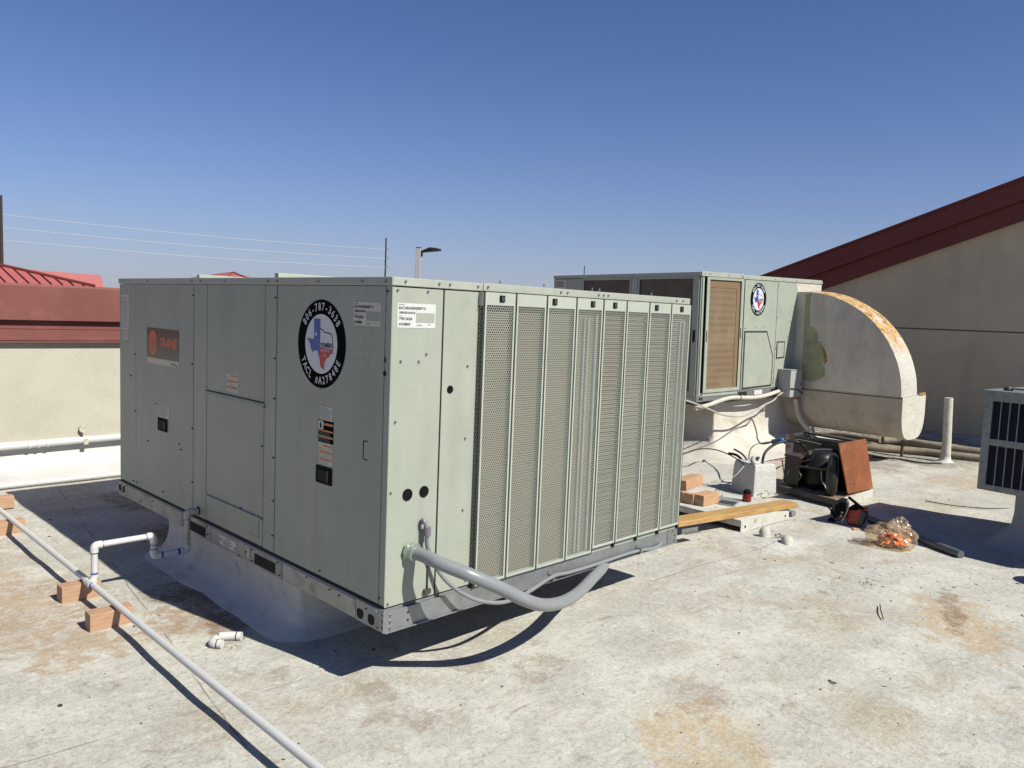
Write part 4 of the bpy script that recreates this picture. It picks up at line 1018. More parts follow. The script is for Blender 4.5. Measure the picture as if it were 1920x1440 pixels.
pts = [hl(*c10(x, y), 1, v) for x, y, v in ((1635, 160, -.12), (1640, 260, -.12), (1662, 380, -.14), (1700, 480, -.18), (1760, 570, -.24), (1830, 650, -.3), (1860, 720, -.33))]
MB().tube(curve(pts, 5), [.030]*31, 12).build('feed_pipe', M_insul, pw_)
MB().tube([hl(*c10(1635, 150), 1, -.12), hl(*c10(1636, 200), 1, -.12)], .036, 12).build('fitting', mat('rust_fitting', L(.35, .14, .07), .7), pw_)
pts = [hl(*c10(x, y), 1, v) for x, y, v in ((1780, 300, -.15), (1820, 420, -.18), (1860, 560, -.24), (1895, 690, -.33), (1905, 760, -.36))]
MB().tube(curve(pts, 5), .017, 10).build('feed_pipe', M_insul, pw_)
p = hl(*c10(1775, 215), 1, -.16); mb = MB(); mb.box(-.05, .05, -.03, .03, -.085, .085); o = mb.build('junction_box', mat('jbox', L(.33, .36, .38), .45), pw_, bevel=.004); o.location = p; o.rotation_euler = (0, R(12), 0)
pts = [hl(*c10(x, y), 1, -.2) for x, y in ((1490, 90), (1540, 68), (1600, 62), (1680, 85), (1735, 140))]
MB().tube(curve(pts, 5), .008, 8).build('cable', M_dkmetal, pw_)

# ================================================================ right side condenser (unit 3)
U3 = empty('condenser_unit', (4.8, -.99, .18), R(-7), label='grey steel condenser with dark navy louvred fins on a curb', cat='air conditioner')
H3 = .76; D3 = 1.15; Wd3 = 1.5   # local x depth, local -y width
def b3(name, m_, *boxes, bevel=.002):
    mb = MB()
    for b_ in boxes: mb.box(*b_)
    return mb.build(name, m_, U3, bevel=bevel)
b3('inner_casing', M_fin3, (.03, D3, -Wd3, -.02, .02, H3-.04), bevel=0)
zr = [(.045, .345), (.395, .68)]
# outer frame face on local x=0 (visible shaded side)
ys = [-.055]+[-.055-.058*k for k in range(1, 24)]
b3('frame', M_unit3, (0, .03, -.055, 0, 0, H3-.03), (0, .03, -Wd3, -.055, .345, .395), (0, .03, -Wd3, -.055, 0, .045), (0, .03, -Wd3, -.055, .68, H3-.03))
for k in range(1, 22):
    mb = MB(); y = -.055-.0595*k; mb.box(.0, .012, y-.003, y+.003, .045, .345); mb.box(0, .012, y-.003, y+.003, .395, .68); mb.build('mullion', M_unit3, U3)
mb = MB(); z = .05
while z < .68:
    if not (.34 < z < .395): mb.prism([(.012, -Wd3, z), (.026, -Wd3, z+.008), (.026, -Wd3, z+.011), (.012, -Wd3, z+.003)], (0, Wd3-.056, 0))
    z += .0125
o = mb.build('louvres', M_fin3, U3); o['kind'] = 'stuff'
b3('casing_panel', M_unit3, (.0301, D3, -.0, .012, 0, H3-.03), (D3, D3+.012, -Wd3, 0, 0, H3-.03), (.03, D3, -Wd3-.012, -Wd3, 0, H3-.03))
b3('top_lid', M_unit3, (-.012, D3+.02, -Wd3-.02, .018, H3-.03, H3), bevel=.003)
b3('floor_pan', M_galvd, (0.01, D3, -Wd3, -.005, -.002, .0195))
mb = MB(); mb.box(.10, .13, -1.2, -.10, H3+.012, H3+.022); mb.lathe([(.03, 0), (.034, .01), (.02, .03), (.002, .034)], (.115, -.11, H3+.0005), 14)
mb.build('fan_guard_bar', M_dkmetal, U3)
c3_ = curb('roof_curb', None, 5.02, 5.95, -2.6, -1.20, .175, ZG, .16, mat('grey_coated_curb', L(.55, .54, .55), .8, noise=(3, .1), bump=(9, .5, .02)), 'pale grey curb under the navy louvred condenser', 9)

# pedestal vent pipe near the wall
vp = empty('vent_pipe', (8.88, .39, ZG), label='upright white coated vent pipe standing in front of the gable wall', cat='vent pipe')
base = Vector((8.877, .391, ZG)); top = Vector((8.877, .391, .545)); 
p1 = hit(1779, 746, 0, 8.877-.02)
mb = MB(); mb.tube([(8.877, .391, ZG-.01), (8.874, .392, 0), tuple(p1)], [.062, .052, .050], 16); o1 = mb.build('pipe', M_insul)
mb = MB(); mb.lathe([(.16, 0), (.09, .012), (.064, .04), (.060, .07)], (8.877, .391, ZG-.004), 18); o2 = mb.build('flashing', M_memb)
attach(vp, o1, o2)
# dusty pipes on the roof by the wall
def roof_pipe(pts, r_, label, m_=M_dust):
    P = curve([G(x, y, ZG+r_) for x, y in pts], 6); o = MB().tube(P, r_, 12).build('roof_pipe', m_); return tag(o, label, 'pipe')
roof_pipe([(1600, 836), (1650, 841), (1720, 846), (1780, 853), (1860, 862)], .05, 'nearer dusty brown pipe lying on the roof before the gable wall')
roof_pipe([(1655, 825), (1690, 827), (1740, 835), (1790, 842), (1860, 850)], .055, 'farther dusty brown pipe lying on the roof along the gable wall')
roof_pipe([(1500, 812), (1560, 812), (1650, 826)], .03, 'thin dark pipe on the roof in the shade under the duct')
# thin black line from vent pipe base
o = MB().tube(curve([G(x, y, ZG+.012) for x, y in ((1635, 857), (1680, 860), (1725, 867), (1765, 868))], 6), .011, 6).build('dark_line', M_rubber); tag(o, 'thin black line snaking over the roof to the foot of the vent pipe', 'cable')
o = MB().tube(curve([G(x, y, ZG+.010) for x, y in ((1735, 939), (1790, 948), (1850, 953), (1892, 953))], 6), .0045, 6).build('dark_line', M_rubber); tag(o, 'thin dark tube standing for a shadow line toward the louvred condenser curb', 'cable')  # thin dark tube drawn in place of a shadow line on the roof

# ================================================================ clutter in the middle
# white pad with blocks
pd = empty('metal_pan', (4.2, .7, ZG), label='upturned old white metal base pan carrying wood blocks', cat='base pan')
a = G(1388, 999); b_ = G(1478, 974); ux = (b_-a).normalized(); uy = Vector((-ux.y, ux.x, 0))
Mp = Matrix((ux, uy, Vector((0, 0, 1)))).transposed().to_4x4(); Mp.translation = (a.x, a.y, ZG)
wl = (b_-a).length; dl = 1.28
mb = MB(); mb.box(0, wl, 0, dl, .088, .098, 0, Mp); o1 = mb.build('pan_top', M_padw, bevel=.003)
mb = MB(); mb.box(0, wl, -.003, .004, 0.002, .0875, 0, Mp); o2 = mb.build('pan_side', M_padw, bevel=.002)
mb = MB(); mb.box(.0, .006, .0045, dl, .045, .0875, 0, Mp); mb.box(wl-.006, wl, .0045, dl, 0.002, .0875, 0, Mp); mb.box(0.007, wl-.007, dl-.006, dl, .002, .0875, 0, Mp); o3 = mb.build('pan_side', M_padw)
mb = MB()
for q in (.06, wl-.06): 
    c_ = Mp @ Vector((q, -.0035, .04)); mb.disc(c_, ux, (0, 0, 1), .012, 12)
o4 = mb.build('bolt_hole', M_blackmatte); attach(pd, o1, o2, o3, o4)
ZP = ZG+.0985
def block_at(px0, py0, px1, py1, z, hgt_, dep, lab, rz_extra=0, m_=M_wood2, lean=0):
    a = G(px0, py0, z); b_ = G(px1, py1, z); d = (b_-a); ang = math.atan2(d.y, d.x)+R(rz_extra)
    mb = MB(); mb.box(0, d.length, 0, dep, 0, hgt_); o = mb.build('wood_block', m_, bevel=.003); o.location = a; o.rotation_euler = (lean, 0, ang)
    return tag(o, lab, 'wood block', 'wood blocks on the old base pan')
def block_c(cpx, cpy, rx, ry_, lx, ly_, z, hgt_, lab, rot=(0, 0)):
    """block whose nearest vertical edge stands at a photo point; right face runs to (rx, ry_)"""
    a = G(cpx, cpy, z); b_ = G(rx, ry_, z); d = b_-a; ang = math.atan2(d.y, d.x)
    mb = MB(); mb.box(0, d.length if lx is None else lx, 0, ly_, 0, hgt_); o = mb.build('wood_block', M_wood2, bevel=.003); o.location = a; o.rotation_euler = (rot[0], rot[1], ang)
    return tag(o, lab, 'wood block', 'wood blocks on the old base pan')
block_c(1318.7, 950.6, 1348, 943.5, None, .125, ZP, .092, 'sunlit wood block on the pan closest to the red can')
block_c(1299, 947, 1306, 945.3, .055, .12, ZP, .089, 'wood block wedged in the middle of the row on the white pan')
block_c(1280.5, 943, 1288, 941, .05, .16, ZP, .092, 'shaded wood block beside the coil guard, under the tilted one')
o = block_c(1287, 921, 1318.5, 913.5, None, .12, ZP+.096, .088, 'tilted wood block lying on top of the row on the white pan', (R(-3), R(-5)))
# red bottle and grey tools on pan
p = G(1400, 940, ZP); rc = empty('glue_can', tuple(p), label='small dark red can standing on the old white pan', cat='can')
o1 = MB().lathe([(.034, 0), (.038, .006), (.038, .062), (.036, .068)], p, 20).build('can_body', mat('can_red', L(.25, .015, .02), .3))
o2 = MB().lathe([(.034, .0685), (.034, .088), (.026, .10), (.012, .106), (.001, .107)], p, 20).build('can_cap', M_black); attach(rc, o1, o2)
p = G(1368, 942, ZP); gtl = empty('metal_bracket', tuple(p), label='grey slotted metal plate lying on the pan beside the red can', cat='bracket')
mb = MB(); M_ = Matrix.Translation(p) @ Matrix.Rotation(R(15), 4, 'Z'); mb.box(-.14, .16, -.07, .1, 0.0005, .006, 0, M_); mb.box(-.14, .16, .1, .104, .0005, .03, 0, M_); o1 = mb.build('plate', M_gpvc)
mb = MB(); mb.box(-.10, -.05, -.06, .07, .0065, .012, 0, M_); mb.box(-.03, .0, -.06, .07, .0065, .012, 0, M_); o2 = mb.build('slot', M_tdark); attach(gtl, o1, o2)
# lumber board resting across pan and unit rail
bd0 = hit(1266, 985, 1, -.06+.42); A = G(1270, 1005, -.19); 
pa = [G(1268, 985, -.125), G(1273, 1006, -.175), G(1313, 998, -.175)]
def board_pt(px, py, z): return G(px, py, z)
T0, T1 = G(1268, 980, -.130), G(1497, 942, -.125)      # front top edge
dirb = (T1-T0); dirb.z = 0; lb = dirb.length; dirb.normalize(); side = Vector((-dirb.y, dirb.x, 0))
Mb = Matrix((dirb, side, Vector((0, 0, 1)))).transposed().to_4x4(); Mb.translation = T0-Vector((0, 0, .04))
mb = MB(); mb.box(-.32, lb, 0, .145, 0, .04, 0, Mb); bo = tag(mb.build('lumber_board', M_board, bevel=.004), 'long yellow pine board lying across the pan toward the near unit', 'board')
bk = empty('metal_clip', label='bright galvanised angle clip under the near end of the pine board', cat='bracket')
mb = MB(); q0 = G(1278, 1001, -.19); mb.box(.0, .17, -.035, -.001, .0, .003, 0, Matrix.Translation(q0) @ Matrix.Rotation(math.atan2(dirb.y, dirb.x), 4, 'Z')); mb.box(0, .17, -.002, .001, .0031, .035, 0, Matrix.Translation(q0) @ Matrix.Rotation(math.atan2(dirb.y, dirb.x), 4, 'Z'))
o1 = mb.build('angle', M_screw, bevel=.001); attach(bk, o1)
# block under right end of board
p = G(1488, 962, ZG+.03); o = MB().box(-.03, .045, -.03, .03, -.03, .012, 0, Matrix.Translation(p+Vector((.0, .03, 0)))).build('metal_clamp', M_galvd, bevel=.004); tag(o, 'small rusty metal clamp under the far end of the pine board', 'clamp')

# white coated pipe pedestal
B_ = G(1435, 924); A_ = G(1412, 932); C_ = G(1371, 917)
pb = empty('pipe_pedestal', tuple(A_), label='white coated pipe box with cables sticking out of its top', cat='roof penetration')
e2 = (C_-A_); d2_ = e2.length; e2.normalize(); e1 = Vector((e2.y, -e2.x, 0)).normalized(); e1 = e1*.26
top_z = .035
def ring(z, k): 
    c_ = A_+e1*.5+e2*d2_*.5; out = []
    for s1, s2 in ((-.5, -.5), (.5, -.5), (.5, .5), (-.5, .5)): 
        p = c_+e1*s1*k+e2*s2*d2_*k; p.z = z; out.append(p)
    return out
mb = MB(); r0, r1_, r2 = ring(ZG-.005, 1.04), ring(-.03, .97), ring(top_z, .90); V = r0+r1_+r2
mb.add(V, [(i, (i+1) % 4, (i+1) % 4+4, i+4) for i in range(4)]+[(i+4, (i+1) % 4+4, (i+1) % 4+8, i+8) for i in range(4)]+[(8, 9, 10, 11)])
o1 = mb.build('pedestal', mat('pedestal_coat', L(.68, .67, .64), .85, noise=(14, .08), dirt=(25, L(.3, .28, .25), .6, .75), bump=(30, .8, .01)), fixn=True, bevel=.012)
mb = MB(); rnd = random.Random(8)
for k in range(22):
    p = ring(top_z, .8)[0].lerp(ring(top_z, .8)[2], rnd.random())+e1*rnd.uniform(-.2, .3)*.5; rr = rnd.uniform(.015, .035)
    mb.lathe([(.001, -rr*.5), (rr*.8, -rr*.3), (rr, 0), (rr*.7, rr*.6), (.001, rr*.8)], p+Vector((0, 0, rr*.2)), 7)
o2 = mb.build('foam_blob', M_sealant); attach(pb, o1, o2)
# cables (3-D curves given by photo rays at chosen depths along x)
def cab(name, pts, r_, m_, label, cat='cable', n=6):
    P = [hit(x, y, 0, X) for x, y, X in pts]
    o = MB().tube(curve(P, n), r_, 8).build(name, m_); return tag(o, label, cat)
cab('supply_hose', [(1427, 925, 5.05), (1430, 890, 5.05), (1430, 865, 5.07), (1434, 850, 5.1), (1445, 838, 5.2), (1460, 830, 5.35), (1478, 827, 5.45), (1495, 829, 5.5), (1508, 838, 5.55), (1513, 850, 5.6)], .013, M_rubber, 'thick black hose arching from the white pedestal into the compressor', 'hose')
cab('control_cable', [(1404, 862, 5.05), (1405, 850, 5.05), (1409, 840, 5.1), (1418, 833, 5.2), (1432, 830, 5.3), (1447, 828, 5.35)], .005, M_dkmetal, 'thin cable rising from the pedestal to the blue wrapped connector')
cab('control_cable', [(1475, 826, 5.4), (1492, 824, 5.45), (1515, 828, 5.55), (1540, 834, 5.65), (1560, 842, 5.75), (1572, 852, 5.8)], .007, M_rubber, 'black cable running over the compressor from the blue connector')
cab('flex_whip', [(1266, 855, 5.3), (1290, 848, 5.4), (1316, 838, 5.6), (1345, 826, 5.8), (1375, 806, 6.1), (1392, 800, 6.2), (1400, 797, 6.2)], .009, mat('grey_flex', L(.2, .19, .18), .6), 'grey flexible whip rising from behind the near unit up to the curb')
cab('flex_whip', [(1400, 797, 6.2), (1409, 786, 6.3), (1414, 795, 6.2), (1419, 812, 6.0), (1420, 822, 5.8), (1428, 832, 5.5), (1447, 829, 5.4)], .008, mat('grey_flex2', L(.17, .16, .15), .6), 'grey whip with a kink hanging down the curb to the connector')
cab('ground_cable', [(1262, 862, 5.0), (1285, 850, 5.3), (1312, 842, 5.4), (1340, 843, 5.2), (1366, 852, 5.1), (1388, 865, 5.0), (1398, 875, 5.0)], .006, M_rubber, 'thin black cord curving over the roof into the pedestal')
cab('black_whip', [(1366, 850, 5.1), (1380, 853, 5.1), (1391, 862, 5.1), (1400, 875, 5.1)], .013, M_rubber, 'short thick black cable end drooping onto the pedestal')
cab('black_whip', [(1376, 842, 5.1), (1390, 850, 5.1), (1399, 860, 5.1), (1405, 872, 5.1)], .009, M_rubber, 'slim black cable end just behind the thick one on the pedestal')
cab('white_wire', [(1320, 912, 4.6), (1345, 900, 4.7), (1372, 896, 4.8), (1390, 880, 4.9), (1396, 872, 5.0)], .004, M_pvcold, 'pale wire sweeping from the pan up to the pedestal')
cab('copper_line', [(1445, 905, 5.5), (1443, 898, 5.5), (1447, 888, 5.5), (1456, 878, 5.5), (1470, 872, 5.6)], .006, mat('brown_line', L(.12, .06, .045), .5), 'brown tube looping beside the compressor control box')
cab('wire_tangle', [(1425, 925, 4.95), (1436, 920, 5.0), (1444, 925, 4.95), (1452, 918, 5.0), (1440, 928, 4.93), (1460, 925, 5.1), (1490, 923, 5.3)], .004, M_pvcold, 'tangle of loose wires at the foot of the pedestal')
p0, p1 = hit(1447, 829, 0, 5.38), hit(1468, 825, 0, 5.42)
bw = empty('cable_connector', tuple(p0), label='blue wrapped cable connector beside the compressor', cat='connector')
o1 = MB().tube([p0, p0.lerp(p1, .68)], .026, 14).build('sleeve', mat('blue_sleeve', L(.03, .08, .13), .4)); o2 = MB().tube([p0.lerp(p1, .68), p1, p1+(p1-p0)*.1], [.029, .031, .02], 14).build('cap', M_bluep); attach(bw, o1, o2)

# old condensing unit opened up
OC = empty('open_condensing_unit', (5.8, .6, ZG), label='opened rusty condensing unit exposing its black compressor and tubes', cat='compressor unit')
A_ = G(1450, 915); B_ = G(1546, 962); C_ = G(1637, 938)
A_ = Vector((5.30, 1.06, ZG)); 
L0 = G(1452, 909, -.195); F0 = G(1568, 938, -.195); R0 = G(1637, 918, -.195)
f1 = (F0-L0); f1.z = 0; lenf = f1.length; ex = f1.normalized(); ey = (R0-F0); ey.z = 0; ey.normalize()
dep = (R0-F0).length
Mo = Matrix((ex, ey, Vector((0, 0, 1)))).transposed().to_4x4(); Mo.translation = L0; Mo.translation.z = ZG
if Mo.to_3x3().determinant() < 0: pass
def ob(name, m_, *boxes, bevel=.002, parent=None):
    mb = MB()
    for b_ in boxes: mb.box(*b_, 0, Mo)
    o = mb.build(name, m_, fixn=True, bevel=bevel); attach(OC, o); return o
ob('base_pan', M_padw, (lenf-.006, lenf, .0, dep, .0, .078)); ob('pan_floor', mat('brown_pan_floor', L(.30, .22, .15), .8, noise=(9, .25), dirt=(12, L(.10, .07, .05), .48, .62)), (.0, lenf-.007, 0, dep, .045, .073))  # pan floor coloured darker and browner than the white side
ob('base_rail', M_dkmetal, (0, lenf, -.004, 0, .03, .080), (0.05, lenf-.02, .03, .07, -.0, .044), (.05, lenf-.02, dep-.1, dep-.06, 0, .044))
def opn(px, py, y_loc):
    """photo ray to the plane 'local y = y_loc' of the open unit"""
    Mi = Mo.inverted(); d = Mi.to_3x3() @ ray(px, py); o_ = Mi @ Vector(CAM); return o_+d*((y_loc-o_.y)/d.y)
def opx(px, py, x_loc):
    Mi = Mo.inverted(); d = Mi.to_3x3() @ ray(px, py); o_ = Mi @ Vector(CAM); return o_+d*((x_loc-o_.x)/d.x)
# rust panel on the right end (plane local x = lenf)
rp = [Mo @ opx(x, y, lenf-.012) for x, y in ((1590, 926), (1637, 916), (1624, 823), (1573, 832))]
mb = MB(); mb.prism(rp, Mo.to_3x3() @ Vector((-.012, 0, 0))); o = mb.build('rusty_side_panel', M_rust, fixn=True); attach(OC, o)
mb = MB()
for x, y in ((1594, 909), (1602, 907)): 
    c_ = Mo @ opx(x, y, lenf-.0115); mb.disc(c_, Mo.to_3x3() @ Vector((0, 1, 0)), (0, 0, 1), .010, 10)
o = mb.build('bolt_hole', M_blackmatte); attach(OC, o)
# white rusted panel at left back
rp = [Mo @ opn(x, y, dep*.75) for x, y in ((1471, 905), (1500, 905), (1520, 808), (1473, 814))]
mb = MB(); mb.prism(rp, Mo.to_3x3() @ Vector((0, .01, 0))); o = mb.build('rear_panel', M_rustw, fixn=True); attach(OC, o)
# black block standing in for the dark void inside, and frame
yb = dep*.56
q = [opn(x, y, yb) for x, y in ((1480, 900), (1590, 926), (1575, 830), (1490, 818))]
mb = MB(); mb.prism([Mo @ p for p in q], Mo.to_3x3() @ Vector((0, .16, 0))); o = mb.build('condenser_coil', M_comp, fixn=True); attach(OC, o)
zt3 = opn(1573, 832, dep*.3).z
q0 = opn(1515, 818, dep*.9); q1 = opn(1573, 830, dep*.2)
ob('top_bracket', M_dkmetal, (q0.x, lenf-.02, dep*.75, dep*.9, zt3-.02, zt3))
# compressor body
cp = opn(1538, 880, dep*.42); hh = opn(1538, 842, dep*.42).z-.08; rc_ = (opn(1568, 880, dep*.42).x-opn(1510, 880, dep*.42).x)/2*1.0
cpos = Mo @ Vector((cp.x, dep*.42, .078))
o = MB().lathe([(rc_*.72, 0), (rc_*.95, .02), (rc_, .06), (rc_, hh*.55), (rc_*1.03, hh*.56), (rc_*1.03, hh*.6), (rc_, hh*.61), (rc_*.97, hh*.82), (rc_*.8, hh*.93), (rc_*.45, hh*.99), (.01, hh)], cpos, 28).build('compressor', M_comp); attach(OC, o)
a2_ = opn(1561, 880, dep*.15); c2p = Mo @ Vector((a2_.x, dep*.15, .08)); h2 = opn(1561, 853, dep*.15).z-.08
o = MB().lathe([(.035, 0), (.05, .03), (.055, .06), (.055, h2*.62), (.05, h2*.66), (.045, h2*.72), (.045, h2*.9), (.03, h2*.98), (.005, h2)], c2p, 18).build('accumulator', mat('accumulator_olive', L(.035, .034, .025), .35)); attach(OC, o)
tb = lambda pts, r_, nm, m_: attach(OC, MB().tube(curve([Mo @ opn(x, y, yl) for x, y, yl in pts], 6), r_, 8).build(nm, m_))
tb([(1480, 874, .1), (1500, 875, .1), (1520, 877, .08), (1545, 880, .08), (1556, 876, .1)], .009, 'tube', M_copper)
tb([(1494, 905, .15), (1492, 885, .12), (1496, 876, .1), (1514, 874, .1)], .009, 'tube', M_copper)
tb([(1498, 900, .1), (1502, 892, .1), (1495, 883, .1)], .007, 'tube', M_copper)
tb([(1540, 884, .05), (1541, 900, .05), (1547, 912, .04), (1548, 916, .04)], .006, 'tube', M_galv)
tb([(1466, 862, .1), (1470, 890, .1), (1468, 902, .1), (1471, 905, .1)], .007, 'tube', M_screw)
tb([(1475, 893, .1), (1480, 880, .1)], .004, 'tube', M_galv)
tb([(1514, 824, .4), (1514, 818, .4), (1519, 817, .4), (1523, 822, .4)], .008, 'lifting_loop', M_dkmetal)
tb([(1528, 843, .12), (1545, 842, .12), (1560, 843, .12)], .006, 'tube', M_screw)
tb([(1524, 850, .1), (1524, 858, .1), (1518, 862, .1), (1500, 866, .1)], .006, 'tube', M_copper)
tb([(1520, 846, .1), (1519, 852, .1)], .014, 'service_valve', M_screw)
tb([(1555, 862, .08), (1556, 857, .07), (1560, 856, .07), (1559, 872, .07)], .010, 'tube', mat('bluegrey_tube', L(.14, .17, .22), .35, .4))
cb_ = opn(1487, 868, .12); s_ = opn(1502, 868, .12).x-opn(1474, 868, .12).x
zA, zB = opn(1487, 908, .12).z, opn(1487, 857, .12).z
ob('control_box', M_comp, (cb_.x-s_/2, cb_.x+s_/2, .10, .28, max(zA, .08), zB))
ob('control_box_lid', mat('brown_lid', L(.08, .045, .04), .6), (cb_.x-s_/2-.005, cb_.x+s_/2+.005, .09, .285, zB, zB+.022))
mb = MB()
for k, (x, y) in enumerate(((1483, 850), (1488, 846), (1493, 848), (1486, 853))):
    pA = Mo @ opn(x, y, .18); pB = Mo @ opn(1487+k*3, 858, .18); mb.tube([pB, pA], [.010, .003], 6)
o = mb.build('terminals', M_comp); attach(OC, o)

# knobs (coated stubs) with mound
for px, py, lab in ((1434, 1006, 'white round vent stub nearer the old metal pan'), (1476, 1022, 'white round vent stub with the short pale stick beside it')):
    p = G(px, py+4, ZG);     M_ = Matrix.Rotation(R(35), 3, 'Y') @ Matrix.Rotation(R(-20), 3, 'X')
    o = MB().lathe([(.034, -.02), (.036, .0), (.042, .018), (.045, .04), (.040, .062), (.026, .078), (.004, .084)], p+Vector((0, 0, .008)), 18, M=M_).build('vent_stub', M_sealant); tag(o, lab, 'vent stub', 'white vent stubs')
rnd = random.Random(2); base_ = G(1462, 1010, ZG+.02)
pts = [base_+Vector((rnd.uniform(-.05, .05), rnd.uniform(-.04, .04), rnd.uniform(0, .045))) for _ in range(10)]
o = MB().tube(curve(pts, 5), .0022, 5).build('tie_wire', M_dkmetal); tag(o, 'loop of dark tie wire between the two white vent stubs', 'wire')
o = MB().tube([G(1490, 1018, ZG+.008), G(1512, 1022, ZG+.006)], .006, 6).build('twig', M_pvcold); tag(o, 'short pale stick lying against one white vent stub', 'stick')

# grey plastic pipe off-cut
p0, p1 = G(1700, 1000, ZG+.028), G(1802, 1040, ZG+.028)
dv = (p1-p0).normalized(); p0 = p1-dv*1.0
mb = MB(); mb.tube([p0, p1], .029, 20, caps=False); V_ = len(mb.v)
mb.tube([p1+dv*.0005, p0], .024, 20, caps=False)
n_ = 20; o_idx = len(mb.v)
# end ring
ringo = mb.v[n_:2*n_]; ringi = mb.v[V_:V_+n_]
mb.add(ringo+ringi, [(i, (i+1) % n_, (i+1) % n_+n_, i+n_) for i in range(n_)])
o = mb.build('loose_pipe', mat('dark_grey_pvc', L(.13, .145, .16), .35), fixn=False); tag(o, 'dark grey plastic pipe off-cut on the roof behind the plastic bag', 'pipe')
mb = MB(); q = G(1640, 994, ZG); 
# portable band saw
sx = empty('portable_saw', label='red and black portable saw leaning on the roof by the open compressor unit', cat='power saw')
def sp(px, py, dx=0.0): return hit(px, py, 0, 4.62+dx)
# body
def hull_prism(pts, th, m_, name, bevel=.008, dx=0):
    P = [sp(x, y, dx) for x, y in pts]; mb = MB(); mb.prism(P, (th, th*.12, 0)); o = mb.build(name, m_, fixn=True, bevel=bevel); attach(sx, o); return o
hull_prism([(1584, 970), (1593, 951), (1600, 949), (1616, 955), (1622, 961), (1620, 975), (1612, 989), (1604, 991), (1589, 984)], .13, M_sawred, 'motor_housing', .014)
hull_prism([(1590, 953), (1596, 948), (1606, 950), (1610, 955), (1604, 958), (1594, 957)], .09, M_black, 'motor_cap', .008, -.025)
hull_prism([(1613, 962), (1619, 959), (1624, 963), (1616, 985), (1610, 990), (1606, 986)], .10, mat('grip_grey', L(.06, .07, .07), .5), 'rear_grip', .008, -.03)
hull_prism([(1617, 951), (1624, 952), (1627, 957), (1621, 960), (1616, 957)], .05, mat('knob_red', L(.38, .02, .03), .3), 'knob', .006, -.01)
P0, P1 = sp(1591, 932, -.02), sp(1619, 955, -.02); attach(sx, MB().tube([P0, P1], .012, 10).build('handle', M_black))
# guard: half-disc blade housing
gpts = [(1556, 962), (1560, 948), (1568, 938), (1578, 934), (1587, 936), (1591, 944), (1590, 956), (1584, 970), (1577, 978), (1566, 976), (1557, 970)]
hull_prism(gpts, .035, M_sawgrey, 'blade_guard', .006, -.02)
hull_prism([(1563, 958), (1567, 947), (1576, 941), (1583, 945), (1583, 956), (1578, 967), (1569, 969)], .012, M_black, 'guard_recess', .003, -.036)
Pm = [sp(x, y, -.045) for x, y in ((1588, 938), (1591, 947), (1588, 960), (1582, 972), (1578, 978))]
attach(sx, MB().tube(curve(Pm, 6), .005, 8).build('frame_edge', M_screw))
attach(sx, MB().tube([sp(1550, 948, -.03), sp(1557, 955, -.03), sp(1566, 972, -.03)], .007, 8).build('lever', M_black))
mb = MB()
for x, y in ((1577, 968), (1581, 974), (1579, 962)): mb.lathe([(.010, 0), (.012, .01), (.004, .016)], sp(x, y, -.05), 8)
attach(sx, mb.build('adjuster', M_screw))
Pw = sp(1558, 977, 0); mb = MB(); mb.disc(Pw, (0, .95, .3), (.1, -.2, .95), .030, 20, 0, (.03, 0, 0)); attach(sx, mb.build('wheel', M_black, fixn=True, bevel=.004))
# pale wood sliver beneath
o = MB().box(-.09, .16, -.02, .02, 0, .015, 0, Matrix.Translation(G(1618, 994, ZG)) @ Matrix.Rotation(R(-38), 4, 'Z')).build('wood_shim', M_wood2, bevel=.002); tag(o, 'thin pale wood shim between the saw and the plastic bag', 'wood shim')

# plastic bag with orange peel
def lumpy(name, c, rad, m_, parent, seed, amp=.25, n=5, sq=(1, 1, 1)):
    bm = bmesh.new(); bmesh.ops.create_icosphere(bm, subdivisions=n, radius=1)
    rnd = random.Random(seed); ph = [(Vector((rnd.gauss(0, 1), rnd.gauss(0, 1), rnd.gauss(0, 1)))*k_, rnd.uniform(0, 6), am) for k_, am in ((1.4, .5), (2.2, .35), (3.5, .28), (5, .2), (8, .12), (12, .07)) for _ in range(3)]
    for v in bm.verts:
        s_ = sum(am*abs(math.sin(v.co.dot(k_)+f)) for k_, f, am in ph)/2.2
        v.co *= 1+amp*(s_-.5)*2
    for v in bm.verts: v.co = Vector((v.co.x*rad*sq[0], v.co.y*rad*sq[1], max(v.co.z, -.62)*rad*sq[2]))
    for f in bm.faces: f.smooth = True
    me = bpy.data.meshes.new(name); bm.to_mesh(me); bm.free(); me.materials.append(m_)
    o = bpy.data.objects.new(name, me); col.objects.link(o); o.location = c
    if parent: attach(parent, o)
    return o
bagm = bpy.data.materials.new('thin_tan_plastic'); bagm.use_nodes = True; n = bagm.node_tree.nodes; l = bagm.node_tree.links
pb_ = n['Principled BSDF']; pb_.inputs['Base Color'].default_value = L(.95, .78, .58); pb_.inputs['Roughness'].default_value = .12; pb_.inputs['Specular IOR Level'].default_value = 1
tr = n.new('ShaderNodeBsdfTransparent'); tr.inputs[0].default_value = (.97, .92, .84, 1); mx = n.new('ShaderNodeMixShader'); 
tcx = n.new('ShaderNodeTexCoord'); tn = n.new('ShaderNodeTexNoise'); tn.inputs['Scale'].default_value = 22; l.new(tcx.outputs['Object'], tn.inputs['Vector'])
mrx = n.new('ShaderNodeMapRange'); l.new(tn.outputs[0], mrx.inputs[0]); mrx.inputs[1].default_value = .35; mrx.inputs[2].default_value = .65; mrx.inputs[3].default_value = .05; mrx.inputs[4].default_value = .38
l.new(mrx.outputs[0], mx.inputs[0]); l.new(tr.outputs[0], mx.inputs[1]); l.new(pb_.outputs[0], mx.inputs[2]); l.new(mx.outputs[0], n['Material Output'].inputs[0])
